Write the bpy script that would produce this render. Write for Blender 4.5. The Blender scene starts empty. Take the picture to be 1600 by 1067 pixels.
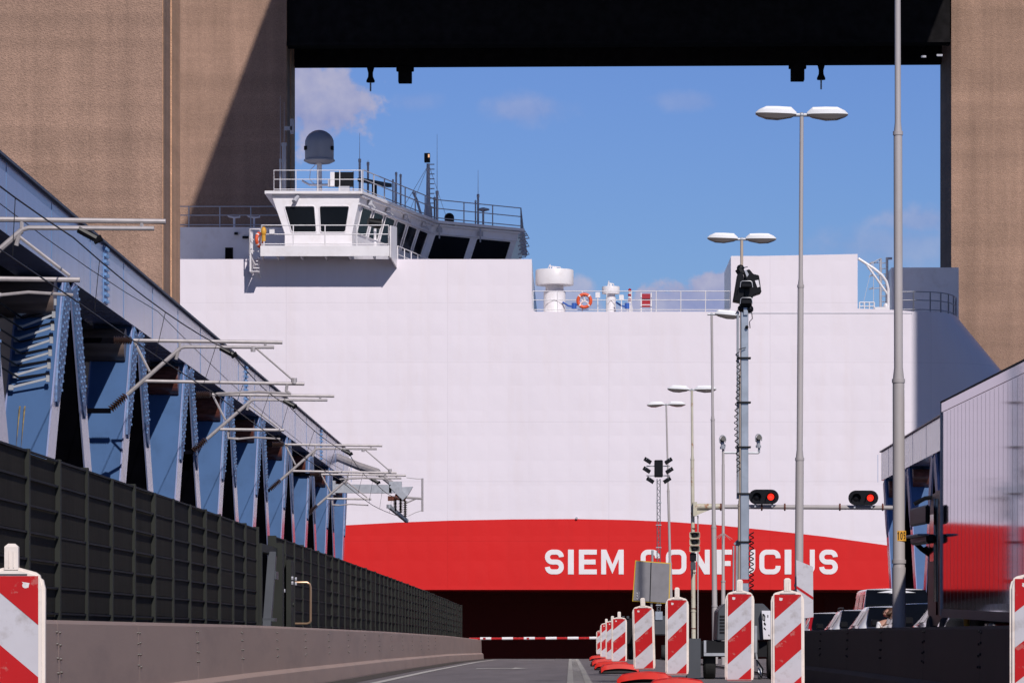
import bpy, bmesh, math, random
from mathutils import Vector, Matrix
random.seed(7)
R = math.radians
sc = bpy.context.scene
C = sc.collection

# ---------------------------------------------------------------- camera
CZ = 0.75
cd = bpy.data.cameras.new('camera'); cam = bpy.data.objects.new('camera', cd); C.objects.link(cam)
cam.location = (0, 0, CZ); cam.rotation_euler = (R(90), 0, 0)
cd.sensor_width = 36; cd.lens = 135
cd.shift_x = (800 - 891) / 1600; cd.shift_y = (1000 - 533.5) / 1600
cd.clip_start = 0.5; cd.clip_end = 20000
sc.camera = cam
sc.render.resolution_x = 1024; sc.render.resolution_y = 682

# ---------------------------------------------------------------- light
SUN = Vector((-0.38, 1.2, -1.0)).normalized()
sl = bpy.data.lights.new('sun', 'SUN'); sl.energy = 4.1; sl.angle = R(0.5); sl.color = (1.0, 0.945, 0.90)
so = bpy.data.objects.new('sun', sl); C.objects.link(so)
so.rotation_euler = SUN.to_track_quat('-Z', 'Y').to_euler(); so.location = (20, -60, 60)
sc.view_settings.view_transform = 'Standard'; sc.view_settings.look = 'None'
sc.view_settings.gamma = 1; sc.view_settings.exposure = -0.12
try: sc.view_settings.use_curve_mapping = False
except Exception: pass

W = bpy.data.worlds.new('World'); sc.world = W; W.use_nodes = True
nt = W.node_tree; N = nt.nodes; L = nt.links
for n in list(N): N.remove(n)
out = N.new('ShaderNodeOutputWorld'); bg = N.new('ShaderNodeBackground')
sky = N.new('ShaderNodeTexSky'); sky.sky_type = 'NISHITA'; sky.sun_disc = False
sky.sun_elevation = math.asin(-SUN.z); sky.sun_rotation = math.atan2(-SUN.x, -SUN.y)
sky.altitude = 0; sky.air_density = 1.0; sky.dust_density = 0.2; sky.ozone_density = 3.0
bg.inputs['Strength'].default_value = 0.075
def wm(op, a, b=None, c=None):
    n = N.new('ShaderNodeMath'); n.operation = op
    for i, v in enumerate((a, b, c)):
        if v is None: continue
        if isinstance(v, (int, float)): n.inputs[i].default_value = v
        else: L.new(v, n.inputs[i])
    return n.outputs[0]
tc = N.new('ShaderNodeTexCoord')
sep = N.new('ShaderNodeSeparateXYZ'); L.new(tc.outputs['Generated'], sep.inputs[0])
# deeper, cleaner blue of a polarised summer sky, easing off towards the zenith
tint = N.new('ShaderNodeMixRGB'); tint.blend_type = 'MULTIPLY'; tint.inputs[0].default_value = 1
ramp = N.new('ShaderNodeValToRGB'); L.new(sep.outputs[2], ramp.inputs[0])
ramp.color_ramp.elements[0].position = 0.0; ramp.color_ramp.elements[0].color = (.56, .75, 1.02, 1)
ramp.color_ramp.elements[1].position = 0.16; ramp.color_ramp.elements[1].color = (.62, .76, 1.25, 1)
e = ramp.color_ramp.elements.new(0.6); e.color = (.42, .48, .72, 1)
L.new(sky.outputs[0], tint.inputs[1]); L.new(ramp.outputs[0], tint.inputs[2])
# cloud banks
yy = wm('MAXIMUM', sep.outputs[1], 0.02)
u = wm('DIVIDE', sep.outputs[0], yy); v = wm('DIVIDE', sep.outputs[2], yy)
noi = N.new('ShaderNodeTexNoise'); noi.inputs['Scale'].default_value = 95; noi.inputs['Detail'].default_value = 7
noi.inputs['Roughness'].default_value = .55
L.new(tc.outputs['Generated'], noi.inputs['Vector'])
noi2 = N.new('ShaderNodeTexNoise'); noi2.inputs['Scale'].default_value = 9; noi2.inputs['Detail'].default_value = 8
L.new(tc.outputs['Generated'], noi2.inputs['Vector'])
tot = None
def blob(px, py, rx, ry, amp, soft=.5):
    global tot
    a = wm('DIVIDE', wm('SUBTRACT', u, (px - 891) / 6000), rx / 6000)
    b = wm('DIVIDE', wm('SUBTRACT', v, (1000 - py) / 6000), ry / 6000)
    d = wm('SQRT', wm('ADD', wm('MULTIPLY', a, a), wm('MULTIPLY', b, b)))
    d = wm('ADD', d, wm('MULTIPLY', wm('SUBTRACT', noi.outputs[0], .5), 2.6))
    mr = N.new('ShaderNodeMapRange'); mr.interpolation_type = 'SMOOTHSTEP'
    mr.inputs[1].default_value = 1.0 + soft * .5; mr.inputs[2].default_value = 1.0 - soft * .5
    mr.inputs[3].default_value = 0; mr.inputs[4].default_value = amp
    L.new(d, mr.inputs[0])
    tot = mr.outputs[0] if tot is None else wm('MAXIMUM', tot, mr.outputs[0])
blob(500, 168, 82, 58, .9, .4); blob(450, 150, 60, 75, .92, .4); blob(820, 172, 50, 20, .35, 1.4); blob(1075, 160, 40, 12, .2, 1.5)
blob(1085, 482, 105, 40, .9, .35); blob(1135, 455, 60, 28, .9, .3); blob(870, 478, 60, 36, .7, .6)
blob(1400, 385, 110, 26, .32, 1.6); blob(1440, 345, 60, 18, .4, 1.2); blob(650, 160, 30, 12, .15, 1.5)
far = N.new('ShaderNodeMapRange'); far.inputs[1].default_value = .56; far.inputs[2].default_value = .72
L.new(noi2.outputs[0], far.inputs[0])
offv = N.new('ShaderNodeMapRange'); offv.inputs[1].default_value = .97; offv.inputs[2].default_value = .9   # scattered cumulus away from the view
L.new(sep.outputs[1], offv.inputs[0])
tot = wm('MAXIMUM', tot, wm('MULTIPLY', wm('MULTIPLY', far.outputs[0], .8), offv.outputs[0]))
cl = N.new('ShaderNodeMixRGB'); L.new(tot, cl.inputs[0])
cc = N.new('ShaderNodeValToRGB'); L.new(noi.outputs[0], cc.inputs[0])
cc.color_ramp.elements[0].position = .3; cc.color_ramp.elements[0].color = (7.0, 6.8, 8.8, 1)
cc.color_ramp.elements[1].position = .7; cc.color_ramp.elements[1].color = (3.9, 4.3, 7.6, 1)
L.new(tint.outputs[0], cl.inputs[1]); L.new(cc.outputs[0], cl.inputs[2])
L.new(cl.outputs[0], bg.inputs[0]); L.new(bg.outputs[0], out.inputs[0])

# ---------------------------------------------------------------- helpers
def P(px, py, d):                       # a point d metres down the road from its place on the photograph
    return Vector(((px - 891) / 6000 * d, d, CZ + (1000 - py) / 6000 * d))
ZT = [(-80, -.1), (0, 0), (29, .055), (48, .09), (81, .09), (124, .046), (172, -.075), (900, -.075)]
def zr(y):
    for (a, za), (b, zb) in zip(ZT, ZT[1:]):
        if y <= b: return za + (zb - za) * max(0, (y - a) / (b - a))
    return ZT[-1][1]

class MB:
    def __init__(s): s.v = []; s.f = []
    def add(s, vs, fs):
        o = len(s.v); s.v += [Vector(p) for p in vs]; s.f += [[o + i for i in f] for f in fs]; return s
    def box(s, a, b):
        x0, y0, z0 = a; x1, y1, z1 = b
        if x0 > x1: x0, x1 = x1, x0
        if y0 > y1: y0, y1 = y1, y0
        if z0 > z1: z0, z1 = z1, z0
        return s.add([(x0,y0,z0),(x1,y0,z0),(x1,y1,z0),(x0,y1,z0),(x0,y0,z1),(x1,y0,z1),(x1,y1,z1),(x0,y1,z1)],
                     [(0,3,2,1),(4,5,6,7),(0,1,5,4),(1,2,6,5),(2,3,7,6),(3,0,4,7)])
    def obox(s, c, ax, ay, az):          # oriented box: centre + half axes
        c, ax, ay, az = map(Vector, (c, ax, ay, az))
        vs = [c + ax*i + ay*j + az*k for k in (-1,1) for (i,j) in ((-1,-1),(1,-1),(1,1),(-1,1))]
        return s.add(vs, [(0,3,2,1),(4,5,6,7),(0,1,5,4),(1,2,6,5),(2,3,7,6),(3,0,4,7)])
    def bar(s, p, q, w, h, up=(0,0,1)):  # rectangular bar along p-q
        p, q = Vector(p), Vector(q); d = (q - p); l = d.length; d.normalize()
        sx = d.cross(Vector(up))
        if sx.length < 1e-4: sx = d.cross(Vector((1,0,0)))
        sx.normalize(); u_ = sx.cross(d)
        return s.obox((p+q)/2, sx*w/2, d*l/2, u_*h/2)
    def cyl(s, p, q, r0, r1=None, n=10, caps=True):
        if r1 is None: r1 = r0
        p, q = Vector(p), Vector(q); d = (q-p).normalized()
        a = d.orthogonal().normalized(); b = d.cross(a)
        vs = []
        for c, r in ((p, r0), (q, r1)):
            for i in range(n):
                t = 2*math.pi*i/n; vs.append(c + a*math.cos(t)*r + b*math.sin(t)*r)
        fs = [(i, (i+1) % n, n+(i+1) % n, n+i) for i in range(n)]
        if caps: fs += [tuple(range(n-1, -1, -1)), tuple(range(n, 2*n))]
        return s.add(vs, fs)
    def tube(s, pts, r, n=6, closed=False):
        pts = [Vector(p) for p in pts]; m = len(pts); vs = []; fs = []
        prev = None
        for i, p in enumerate(pts):
            if closed: d = pts[(i+1) % m] - pts[i-1]
            else: d = pts[min(i+1, m-1)] - pts[max(i-1, 0)]
            d.normalize()
            if prev is None: a = d.orthogonal().normalized()
            else:
                a = prev - d*prev.dot(d)
                a = a.normalized() if a.length > 1e-5 else d.orthogonal().normalized()
            prev = a; b = d.cross(a)
            rr = r[i] if isinstance(r, (list, tuple)) else r
            for k in range(n):
                t = 2*math.pi*k/n; vs.append(p + a*math.cos(t)*rr + b*math.sin(t)*rr)
        for i in range(m if closed else m-1):
            j = (i+1) % m
            for k in range(n): fs.append((i*n+k, i*n+(k+1) % n, j*n+(k+1) % n, j*n+k))
        if not closed: fs += [tuple(range(n-1, -1, -1)), tuple(range((m-1)*n, m*n))]
        return s.add(vs, fs)
    def lathe(s, c, prof, n=16, ax='z'):
        c = Vector(c); vs = []; fs = []; m = len(prof)
        for r, z in prof:
            for i in range(n):
                t = 2*math.pi*i/n; x, y = r*math.cos(t), r*math.sin(t)
                vs.append(c + (Vector((x,y,z)) if ax == 'z' else Vector((x,z,y)) if ax == 'y' else Vector((z,x,y))))
        for j in range(m-1):
            for i in range(n): fs.append((j*n+i, j*n+(i+1) % n, (j+1)*n+(i+1) % n, (j+1)*n+i))
        fs += [tuple(range(n-1, -1, -1)), tuple(range((m-1)*n, m*n))]
        return s.add(vs, fs)
    def prism(s, poly, ext):             # polygon (3d pts) extruded by a vector
        poly = [Vector(p) for p in poly]; e_ = Vector(ext); n = len(poly)
        return s.add(poly + [p+e_ for p in poly],
                     [tuple(range(n)), tuple(range(2*n-1, n-1, -1))] + [(i, n+i, n+(i+1) % n, (i+1) % n) for i in range(n)])
    def quad(s, a, b, c, d): return s.add([a,b,c,d], [(0,1,2,3)])
    def sphere(s, c, r, n=12, m=8, sq=(1,1,1)):
        c = Vector(c); vs = []; fs = []
        for j in range(m+1):
            ph = math.pi*j/m
            for i in range(n):
                t = 2*math.pi*i/n
                vs.append(c + Vector((r*sq[0]*math.sin(ph)*math.cos(t), r*sq[1]*math.sin(ph)*math.sin(t), r*sq[2]*math.cos(ph))))
        for j in range(m):
            for i in range(n): fs.append((j*n+i, (j+1)*n+i, (j+1)*n+(i+1) % n, j*n+(i+1) % n))
        return s.add(vs, fs)
    def xf(s, m): s.v = [m @ p for p in s.v]; return s
    def ribbon(s, pts, w, T, depth, closed=False):   # flat stroke of width w along a 2d polyline, mapped by T(x, y, k)
        m = len(pts); lft = []; rgt = []
        for i in range(m):
            x, y = pts[i]
            if closed: a, b = pts[i-1], pts[(i+1) % m]
            else: a, b = pts[max(i-1, 0)], pts[min(i+1, m-1)]
            d1 = Vector((x-a[0], y-a[1])); d2 = Vector((b[0]-x, b[1]-y))
            if d1.length < 1e-9: d1 = d2
            if d2.length < 1e-9: d2 = d1
            d1.normalize(); d2.normalize(); t = (d1+d2).normalized()
            nn = Vector((-t.y, t.x)); k = min(2, 1/max(.3, nn.dot(Vector((-d1.y, d1.x)))))
            lft.append((x+nn.x*w/2*k, y+nn.y*w/2*k)); rgt.append((x-nn.x*w/2*k, y-nn.y*w/2*k))
        vs = []
        for q in (0, depth):
            vs += [T(x, y, q) for x, y in lft] + [T(x, y, q) for x, y in rgt]
        fs = []; o = 2*m
        for i in range(m if closed else m-1):
            j = (i+1) % m
            fs += [(i, j, m+j, m+i), (o+i, o+m+i, o+m+j, o+j), (i, o+i, o+j, j), (m+i, m+j, o+m+j, o+m+i)]
        if not closed: fs += [(0, m, o+m, o), (m-1, o+m-1, o+2*m-1, 2*m-1)]
        return s.add(vs, fs)
    def build(s, name, mt, parent=None, off=(0,0,0), smooth=True, bevel=0, seg=1, label=None, fix=True, m2=None):
        me = bpy.data.meshes.new(name)
        off = Vector(off)
        me.from_pydata([tuple(p-off) for p in s.v], [], s.f)
        bm = bmesh.new(); bm.from_mesh(me)
        if fix:
            bmesh.ops.remove_doubles(bm, verts=bm.verts, dist=1e-5) if bevel else None
            bmesh.ops.recalc_face_normals(bm, faces=bm.faces)
        if bevel:
            es = [e_ for e_ in bm.edges if len(e_.link_faces) == 2 and e_.calc_face_angle(0) > R(25)]
            bmesh.ops.bevel(bm, geom=es, offset=bevel, segments=seg, affect='EDGES', clamp_overlap=True)
        bm.to_mesh(me); bm.free()
        if smooth:
            me.polygons.foreach_set('use_smooth', [True]*len(me.polygons))
            me.set_sharp_from_angle(angle=R(35))
        me.materials.append(mt)
        if m2:
            me.materials.append(m2[1])
            for p in me.polygons:
                if p.index >= m2[0]: p.material_index = 1
        o = bpy.data.objects.new(name, me); C.objects.link(o)
        if parent is not None: o.parent = parent
        else: o.location = off
        if label: o['label'] = label
        return o

def tag(o, label, cat, group=None, kind=None):
    if label: o['label'] = label
    if cat: o['category'] = cat
    if group: o['group'] = group
    if kind: o['kind'] = kind
    return o
def struct(o): o['kind'] = 'structure'; return o
class Thing:
    def __init__(s, name, label, cat, loc=(0,0,0), group=None, rz=0, rx=0):
        s.loc = Vector(loc)
        s.o = bpy.data.objects.new(name, None); C.objects.link(s.o); s.o.empty_display_size = .3
        s.o.location = s.loc
        tag(s.o, label, cat, group)
    def part(s, name, mb, mt, parent=None, label=None, **k):
        return mb.build(name, mt, parent or s.o, off=s.loc, label=label, **k)
def kids(o): return [c for c in C.objects if c.parent == o]
def copy_tree(o, label=None, parent=None):
    c = o.copy(); C.objects.link(c)
    if parent is not None: c.parent = parent
    if label: c['label'] = label
    for ch in kids(o): copy_tree(ch, None, c)
    return c

# ---------------------------------------------------------------- materials
MATS = {}
def mat(name, col, rough=.5, metal=0, var=.12, scale=2.0, bump=0, bscale=40, dirt=None, damt=.35, dscale=1.0,
        spec=.5, stretch=(1,1,1), coat=0, emit=None, estr=0, trans=0, detail=4, dlo=.5, dhi=.72):
    m = bpy.data.materials.new(name); m.use_nodes = True; t = m.node_tree; n = t.nodes; l = t.links
    b = n['Principled BSDF']
    b.inputs['Roughness'].default_value = rough; b.inputs['Metallic'].default_value = metal
    b.inputs['Specular IOR Level'].default_value = spec
    if coat: b.inputs['Coat Weight'].default_value = coat; b.inputs['Coat Roughness'].default_value = .08
    if trans: b.inputs['Transmission Weight'].default_value = trans
    if emit: b.inputs['Emission Color'].default_value = (*emit, 1); b.inputs['Emission Strength'].default_value = estr
    c = n.new('ShaderNodeTexCoord'); mp = n.new('ShaderNodeMapping'); l.new(c.outputs['Object'], mp.inputs[0])
    mp.inputs['Scale'].default_value = stretch
    no = n.new('ShaderNodeTexNoise'); no.inputs['Scale'].default_value = scale; no.inputs['Detail'].default_value = detail
    l.new(mp.outputs[0], no.inputs['Vector'])
    r = n.new('ShaderNodeValToRGB'); l.new(no.outputs[0], r.inputs[0])
    r.color_ramp.elements[0].position = .3; r.color_ramp.elements[1].position = .7
    r.color_ramp.elements[0].color = (*[x*(1-var) for x in col], 1); r.color_ramp.elements[1].color = (*[min(1, x*(1+var)) for x in col], 1)
    colout = r.outputs[0]
    if dirt:
        d = n.new('ShaderNodeTexNoise'); d.inputs['Scale'].default_value = dscale; d.inputs['Detail'].default_value = 8
        d.inputs['Roughness'].default_value = .65
        l.new(mp.outputs[0], d.inputs['Vector'])
        q = n.new('ShaderNodeMapRange'); q.inputs[1].default_value = dlo; q.inputs[2].default_value = dhi; q.inputs[4].default_value = damt
        l.new(d.outputs[0], q.inputs[0])
        x = n.new('ShaderNodeMixRGB'); l.new(q.outputs[0], x.inputs[0]); l.new(colout, x.inputs[1]); x.inputs[2].default_value = (*dirt, 1)
        colout = x.outputs[0]
    l.new(colout, b.inputs['Base Color'])
    if bump:
        bn = n.new('ShaderNodeTexNoise'); bn.inputs['Scale'].default_value = bscale; bn.inputs['Detail'].default_value = 3
        l.new(mp.outputs[0], bn.inputs['Vector'])
        bu = n.new('ShaderNodeBump'); bu.inputs['Strength'].default_value = bump; bu.inputs['Distance'].default_value = .02
        l.new(bn.outputs[0], bu.inputs['Height']); l.new(bu.outputs[0], b.inputs['Normal'])
    MATS[name] = m
    return m

def hull_mat(name, col, rough=.38, streak=(.6,.45,.35)):
    """painted ship plating: faint dished plates, weld seams, pale streaks"""
    m = mat(name, col, rough, var=.02, scale=.25, dirt=streak, damt=.10, dscale=.9, stretch=(1.2, 1, .18), spec=.25)
    t = m.node_tree; n = t.nodes; l = t.links; b = n['Principled BSDF']
    c = n.new('ShaderNodeTexCoord'); s = n.new('ShaderNodeSeparateXYZ'); l.new(c.outputs['Object'], s.inputs[0])
    def M(op, a, bb=None):
        k = n.new('ShaderNodeMath'); k.operation = op
        for i, v_ in enumerate((a, bb)):
            if v_ is None: continue
            if isinstance(v_, (int, float)): k.inputs[i].default_value = v_
            else: l.new(v_, k.inputs[i])
        return k.outputs[0]
    nz = n.new('ShaderNodeTexNoise'); nz.inputs['Scale'].default_value = .35; nz.inputs['Detail'].default_value = 5; l.new(c.outputs['Object'], nz.inputs[0])
    dish = M('MULTIPLY', M('ABSOLUTE', M('SINE', M('MULTIPLY', s.outputs[0], math.pi/1.05))), M('ABSOLUTE', M('SINE', M('MULTIPLY', s.outputs[2], math.pi/1.3))))
    dish = M('MULTIPLY', dish, nz.outputs[0])
    sx = M('LESS_THAN', M('PINGPONG', s.outputs[0], 4.2), .025); sz = M('LESS_THAN', M('PINGPONG', M('ADD', s.outputs[2], .7), 1.55), .025)
    seam = M('MAXIMUM', sx, sz)
    h = M('ADD', M('MULTIPLY', dish, .038), M('MULTIPLY', nz.outputs[0], .07)); h = M('SUBTRACT', h, M('MULTIPLY', seam, .004))
    bu = n.new('ShaderNodeBump'); bu.inputs['Strength'].default_value = .55; bu.inputs['Distance'].default_value = .8
    l.new(h, bu.inputs['Height']); l.new(bu.outputs[0], b.inputs['Normal'])
    old = b.inputs['Base Color'].links[0].from_socket
    x = n.new('ShaderNodeMixRGB'); l.new(M('MULTIPLY', seam, .12), x.inputs[0]); l.new(old, x.inputs[1]); x.inputs[2].default_value = (*[q*.55 for q in col], 1)
    l.new(x.outputs[0], b.inputs['Base Color'])
    return m

def concrete_mat(name, col):
    m = mat(name, col, .9, var=.10, scale=.3, dirt=(.235, .145, .10), damt=.55, dscale=.22, stretch=(1,1,.5), detail=8)
    t = m.node_tree; n = t.nodes; l = t.links; b = n['Principled BSDF']
    c = n.new('ShaderNodeTexCoord')
    vz = n.new('ShaderNodeTexVoronoi'); vz.inputs['Scale'].default_value = 17; l.new(c.outputs['Object'], vz.inputs[0])
    g = n.new('ShaderNodeTexNoise'); g.inputs['Scale'].default_value = 9; g.inputs['Detail'].default_value = 6; g.inputs['Roughness'].default_value = .8; l.new(c.outputs['Object'], g.inputs[0])
    old = b.inputs['Base Color'].links[0].from_socket
    sat = n.new('ShaderNodeMapRange'); l.new(vz.outputs['Color'], sat.inputs[0]); sat.inputs[3].default_value = .86; sat.inputs[4].default_value = 1.14
    g2 = n.new('ShaderNodeMapRange'); l.new(g.outputs[0], g2.inputs[0]); g2.inputs[1].default_value = .3; g2.inputs[2].default_value = .7; g2.inputs[3].default_value = .86; g2.inputs[4].default_value = 1.13
    k = n.new('ShaderNodeMath'); k.operation = 'MULTIPLY'; l.new(sat.outputs[0], k.inputs[0]); l.new(g2.outputs[0], k.inputs[1])
    # faint horizontal pour lines and vertical streaks
    mp = n.new('ShaderNodeMapping'); mp.inputs['Scale'].default_value = (1.6, 1.6, .05); l.new(c.outputs['Object'], mp.inputs[0])
    st = n.new('ShaderNodeTexNoise'); st.inputs['Scale'].default_value = 1; st.inputs['Detail'].default_value = 6; l.new(mp.outputs[0], st.inputs[0])
    s2 = n.new('ShaderNodeMapRange'); l.new(st.outputs[0], s2.inputs[0]); s2.inputs[1].default_value = .3; s2.inputs[2].default_value = .7; s2.inputs[3].default_value = .86; s2.inputs[4].default_value = 1.1
    mp3 = n.new('ShaderNodeMapping'); mp3.inputs['Scale'].default_value = (.04, .04, 1.1); l.new(c.outputs['Object'], mp3.inputs[0])
    st3 = n.new('ShaderNodeTexNoise'); st3.inputs['Scale'].default_value = 1; st3.inputs['Detail'].default_value = 5; l.new(mp3.outputs[0], st3.inputs[0])
    s3 = n.new('ShaderNodeMapRange'); l.new(st3.outputs[0], s3.inputs[0]); s3.inputs[1].default_value = .3; s3.inputs[2].default_value = .7; s3.inputs[3].default_value = .86; s3.inputs[4].default_value = 1.10
    k2 = n.new('ShaderNodeMath'); k2.operation = 'MULTIPLY'; l.new(k.outputs[0], k2.inputs[0]); l.new(s2.outputs[0], k2.inputs[1])
    k3 = n.new('ShaderNodeMath'); k3.operation = 'MULTIPLY'; l.new(k2.outputs[0], k3.inputs[0]); l.new(s3.outputs[0], k3.inputs[1])
    x = n.new('ShaderNodeMixRGB'); x.blend_type = 'MULTIPLY'; x.inputs[0].default_value = 1; l.new(old, x.inputs[1]); l.new(k3.outputs[0], x.inputs[2])
    l.new(x.outputs[0], b.inputs['Base Color'])
    bu = n.new('ShaderNodeBump'); bu.inputs['Strength'].default_value = .6; bu.inputs['Distance'].default_value = .04; l.new(vz.outputs['Distance'], bu.inputs['Height']); l.new(bu.outputs[0], b.inputs['Normal'])
    return m

m_white = hull_mat('ship_white_paint', (.80, .735, .80))
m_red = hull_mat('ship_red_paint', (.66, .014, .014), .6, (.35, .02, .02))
m_redshade = hull_mat('ship_shaded_red_paint', (.10, .004, .003), .7, (.05, .005, .005))  # hull red darkened in colour for the shade below the knuckle
m_shipw = mat('deck_white_paint', (.78, .75, .78), .4, var=.04, scale=1, dirt=(.45, .36, .30), damt=.25, dscale=1.5)
m_shipg = mat('deck_grey_paint', (.42, .42, .47), .5, var=.06)
m_letter = mat('letter_white', (.82, .78, .80), .5, var=.03)
m_glassd = mat('dark_window_glass', (.006, .007, .009), .12, var=.3, scale=.6, spec=.1)
m_tower = concrete_mat('pebble_concrete', (.345, .215, .155))
m_towers = concrete_mat('smooth_concrete', (.33, .21, .155))
m_black = mat('black_steel', (.010, .010, .012), .6, var=.2, spec=.2)
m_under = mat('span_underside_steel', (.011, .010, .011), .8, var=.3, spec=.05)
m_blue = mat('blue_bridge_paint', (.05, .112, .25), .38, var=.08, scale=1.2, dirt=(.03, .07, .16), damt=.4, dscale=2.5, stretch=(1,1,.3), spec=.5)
m_bluec = mat('weathered_glare_blue', (.25, .285, .47), .2, var=.08, scale=1.2, dirt=(.20, .20, .24), damt=.45, dscale=1.6, stretch=(1,1,.15), spec=.6)  # same blue paled for sun glare and hull reflection, random dirt over it
m_bluel = mat('faded_blue_paint', (.14, .27, .50), .45, var=.1, scale=3, bump=.1)
m_bluedk = mat('dark_blue_paint', (.04, .06, .10), .5, var=.2)
m_tuberefl = mat('strut_red_reflection', (.13, .045, .035), .25, var=.4, scale=4, stretch=(1,.2,4))  # strut brown tinted with the ship's red reflection
m_fence = mat('dark_recycled_planks', (.024, .021, .017), .8, var=.22, scale=3, dirt=(.030, .028, .024), damt=.45, dscale=1.2, stretch=(1,1,.25), bump=.25, bscale=30, spec=.12)
m_fpost = mat('dark_green_steel', (.024, .026, .022), .6, var=.15, spec=.2)
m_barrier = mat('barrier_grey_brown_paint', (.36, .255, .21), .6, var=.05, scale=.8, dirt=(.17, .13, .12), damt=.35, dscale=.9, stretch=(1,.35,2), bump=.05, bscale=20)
m_bdark = mat('barrier_shaded_paint', (.032, .026, .027), .7, var=.12, scale=1.2, dirt=(.04, .035, .035), damt=.4, dscale=1.4, stretch=(1,.5,1), spec=.15)  # barrier paint darkened in colour for the right barrier's shaded side
m_asph = mat('asphalt', (.165, .142, .148), .9, var=.14, scale=.5, dirt=(.12, .105, .11), damt=.5, dscale=.35, stretch=(3,.25,1), bump=.5, bscale=90, detail=10)
m_mark = mat('road_paint', (.52, .49, .45), .7, var=.2, scale=5, dirt=(.2, .18, .18), damt=.7, dscale=5, dlo=.5, dhi=.62)
m_grime = mat('gutter_grit', (.05, .04, .032), .95, var=.5, scale=9)
m_water = mat('harbour_water', (.02, .035, .04), .12, var=.2, scale=.1, bump=.6, bscale=1.2)
m_galv = mat('galvanised_steel', (.42, .43, .46), .45, metal=.35, var=.12, scale=6)
m_galvb = mat('galvanised_mast', (.36, .40, .46), .4, metal=.4, var=.15, scale=3, dirt=(.28,.32,.36), damt=.5, dscale=8)
m_cant = mat('cantilever_aluminium', (.45, .41, .41), .42, metal=.25, var=.12, scale=8)
m_insul = mat('brown_ceramic', (.035, .020, .018), .3, var=.2)
m_lampol = mat('lamp_post_paint', (.39, .355, .35), .55, var=.07, scale=1.5, dirt=(.30,.25,.21), damt=.4, dscale=2, stretch=(1,1,.3))
m_lamptan = mat('lamp_post_weathered_paint', (.46, .37, .29), .55, var=.07, scale=1.5, dirt=(.30,.22,.15), damt=.4, dscale=2)
m_lampw = mat('lamp_head_white', (.85, .84, .84), .35, var=.03)
m_lampg = mat('lamp_head_glass', (.10, .085, .08), .2, var=.15)
m_yel = mat('cream_pole_paint', (.50, .46, .36), .55, var=.08, scale=3, dirt=(.30, .11, .035), damt=.9, dscale=3.5, dlo=.58, dhi=.66)
m_rust = mat('rust', (.12, .035, .02), .9, var=.4, scale=10)
m_plast = mat('black_plastic', (.008, .008, .010), .4, var=.2, spec=.18)
m_grey = mat('dark_grey_cabinet', (.06, .065, .075), .45, var=.12)
m_rubber = mat('black_rubber', (.02, .02, .02), .8, var=.3, bump=.3)
m_bred = mat('sign_red', (.46, .014, .016), .35, var=.05, scale=6, dirt=(.45,.16,.14), damt=.6, dscale=11, dlo=.60, dhi=.64, spec=.2)
m_bwht = mat('sign_white', (.52, .50, .53), .4, var=.05, scale=5, dirt=(.30,.26,.24), damt=.7, dscale=9, dlo=.54, dhi=.74)
m_bfrm = mat('bollard_white_plastic', (.78, .69, .62), .45, var=.06, scale=5, dirt=(.40,.29,.22), damt=.5, dscale=9, dlo=.5, dhi=.75)
m_bfoot = mat('red_plastic_foot', (.60, .020, .012), .5, var=.12, scale=4, dirt=(.3,.03,.02), damt=.5, dscale=8, spec=.2)
m_smudge = mat('scuffed_paint', (.66, .62, .60), .6, var=.15, scale=30)
m_alu = mat('sign_back_aluminium', (.23, .22, .235), .5, metal=.2, var=.07, scale=9)
m_yedge = mat('yellow_edge', (.62, .40, .03), .5, var=.1)
m_orange = mat('orange_lifebuoy', (.75, .10, .03), .5, var=.08)
m_redlamp = mat('lit_red_lamp', (.8, .02, .01), .4, emit=(1, .03, .015), estr=1.3)
m_ylab = mat('yellow_label', (.72, .36, .04), .5, var=.05)
m_carw = mat('white_car_paint', (.72, .71, .73), .18, var=.02, coat=.8)
m_cark = mat('dark_car_paint', (.02, .022, .03), .15, var=.1, coat=.8)
m_cars = mat('silver_car_paint', (.50, .50, .53), .2, metal=.5, var=.03, coat=.8)
m_carr = mat('red_car_paint', (.40, .02, .02), .2, var=.05, coat=.8)
m_glass = mat('tinted_car_glass', (.004, .005, .008), .1, var=.2, spec=.08)
m_tail = mat('tail_lamp_red', (.35, .01, .015), .2, var=.1)
m_chrome = mat('bright_metal', (.6, .6, .62), .15, metal=1, var=.05)
m_seam = mat('panel_seam', (.12,.11,.13), .3, var=.1)
m_cab = mat('dark_red_cab_paint', (.05, .006, .008), .35, var=.1, spec=.1)
m_trail = mat('trailer_brushed_panel', (.25, .24, .30), .05, metal=.9, var=.05, scale=.6, dirt=(.20,.20,.26), damt=.55, dscale=.5, stretch=(1,2.5,.2))
m_trail.node_tree.nodes['Principled BSDF'].inputs['Specular Tint'].default_value = (.9,.85,.95,1)
m_skin = mat('skin', (.42, .22, .16), .6, var=.05)
m_hair = mat('brown_hair', (.07, .03, .015), .6, var=.3, scale=60)
m_shirt = mat('white_cloth', (.72, .70, .70), .8, var=.05)
m_jean = mat('blue_denim', (.05, .08, .16), .8, var=.15)
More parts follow.
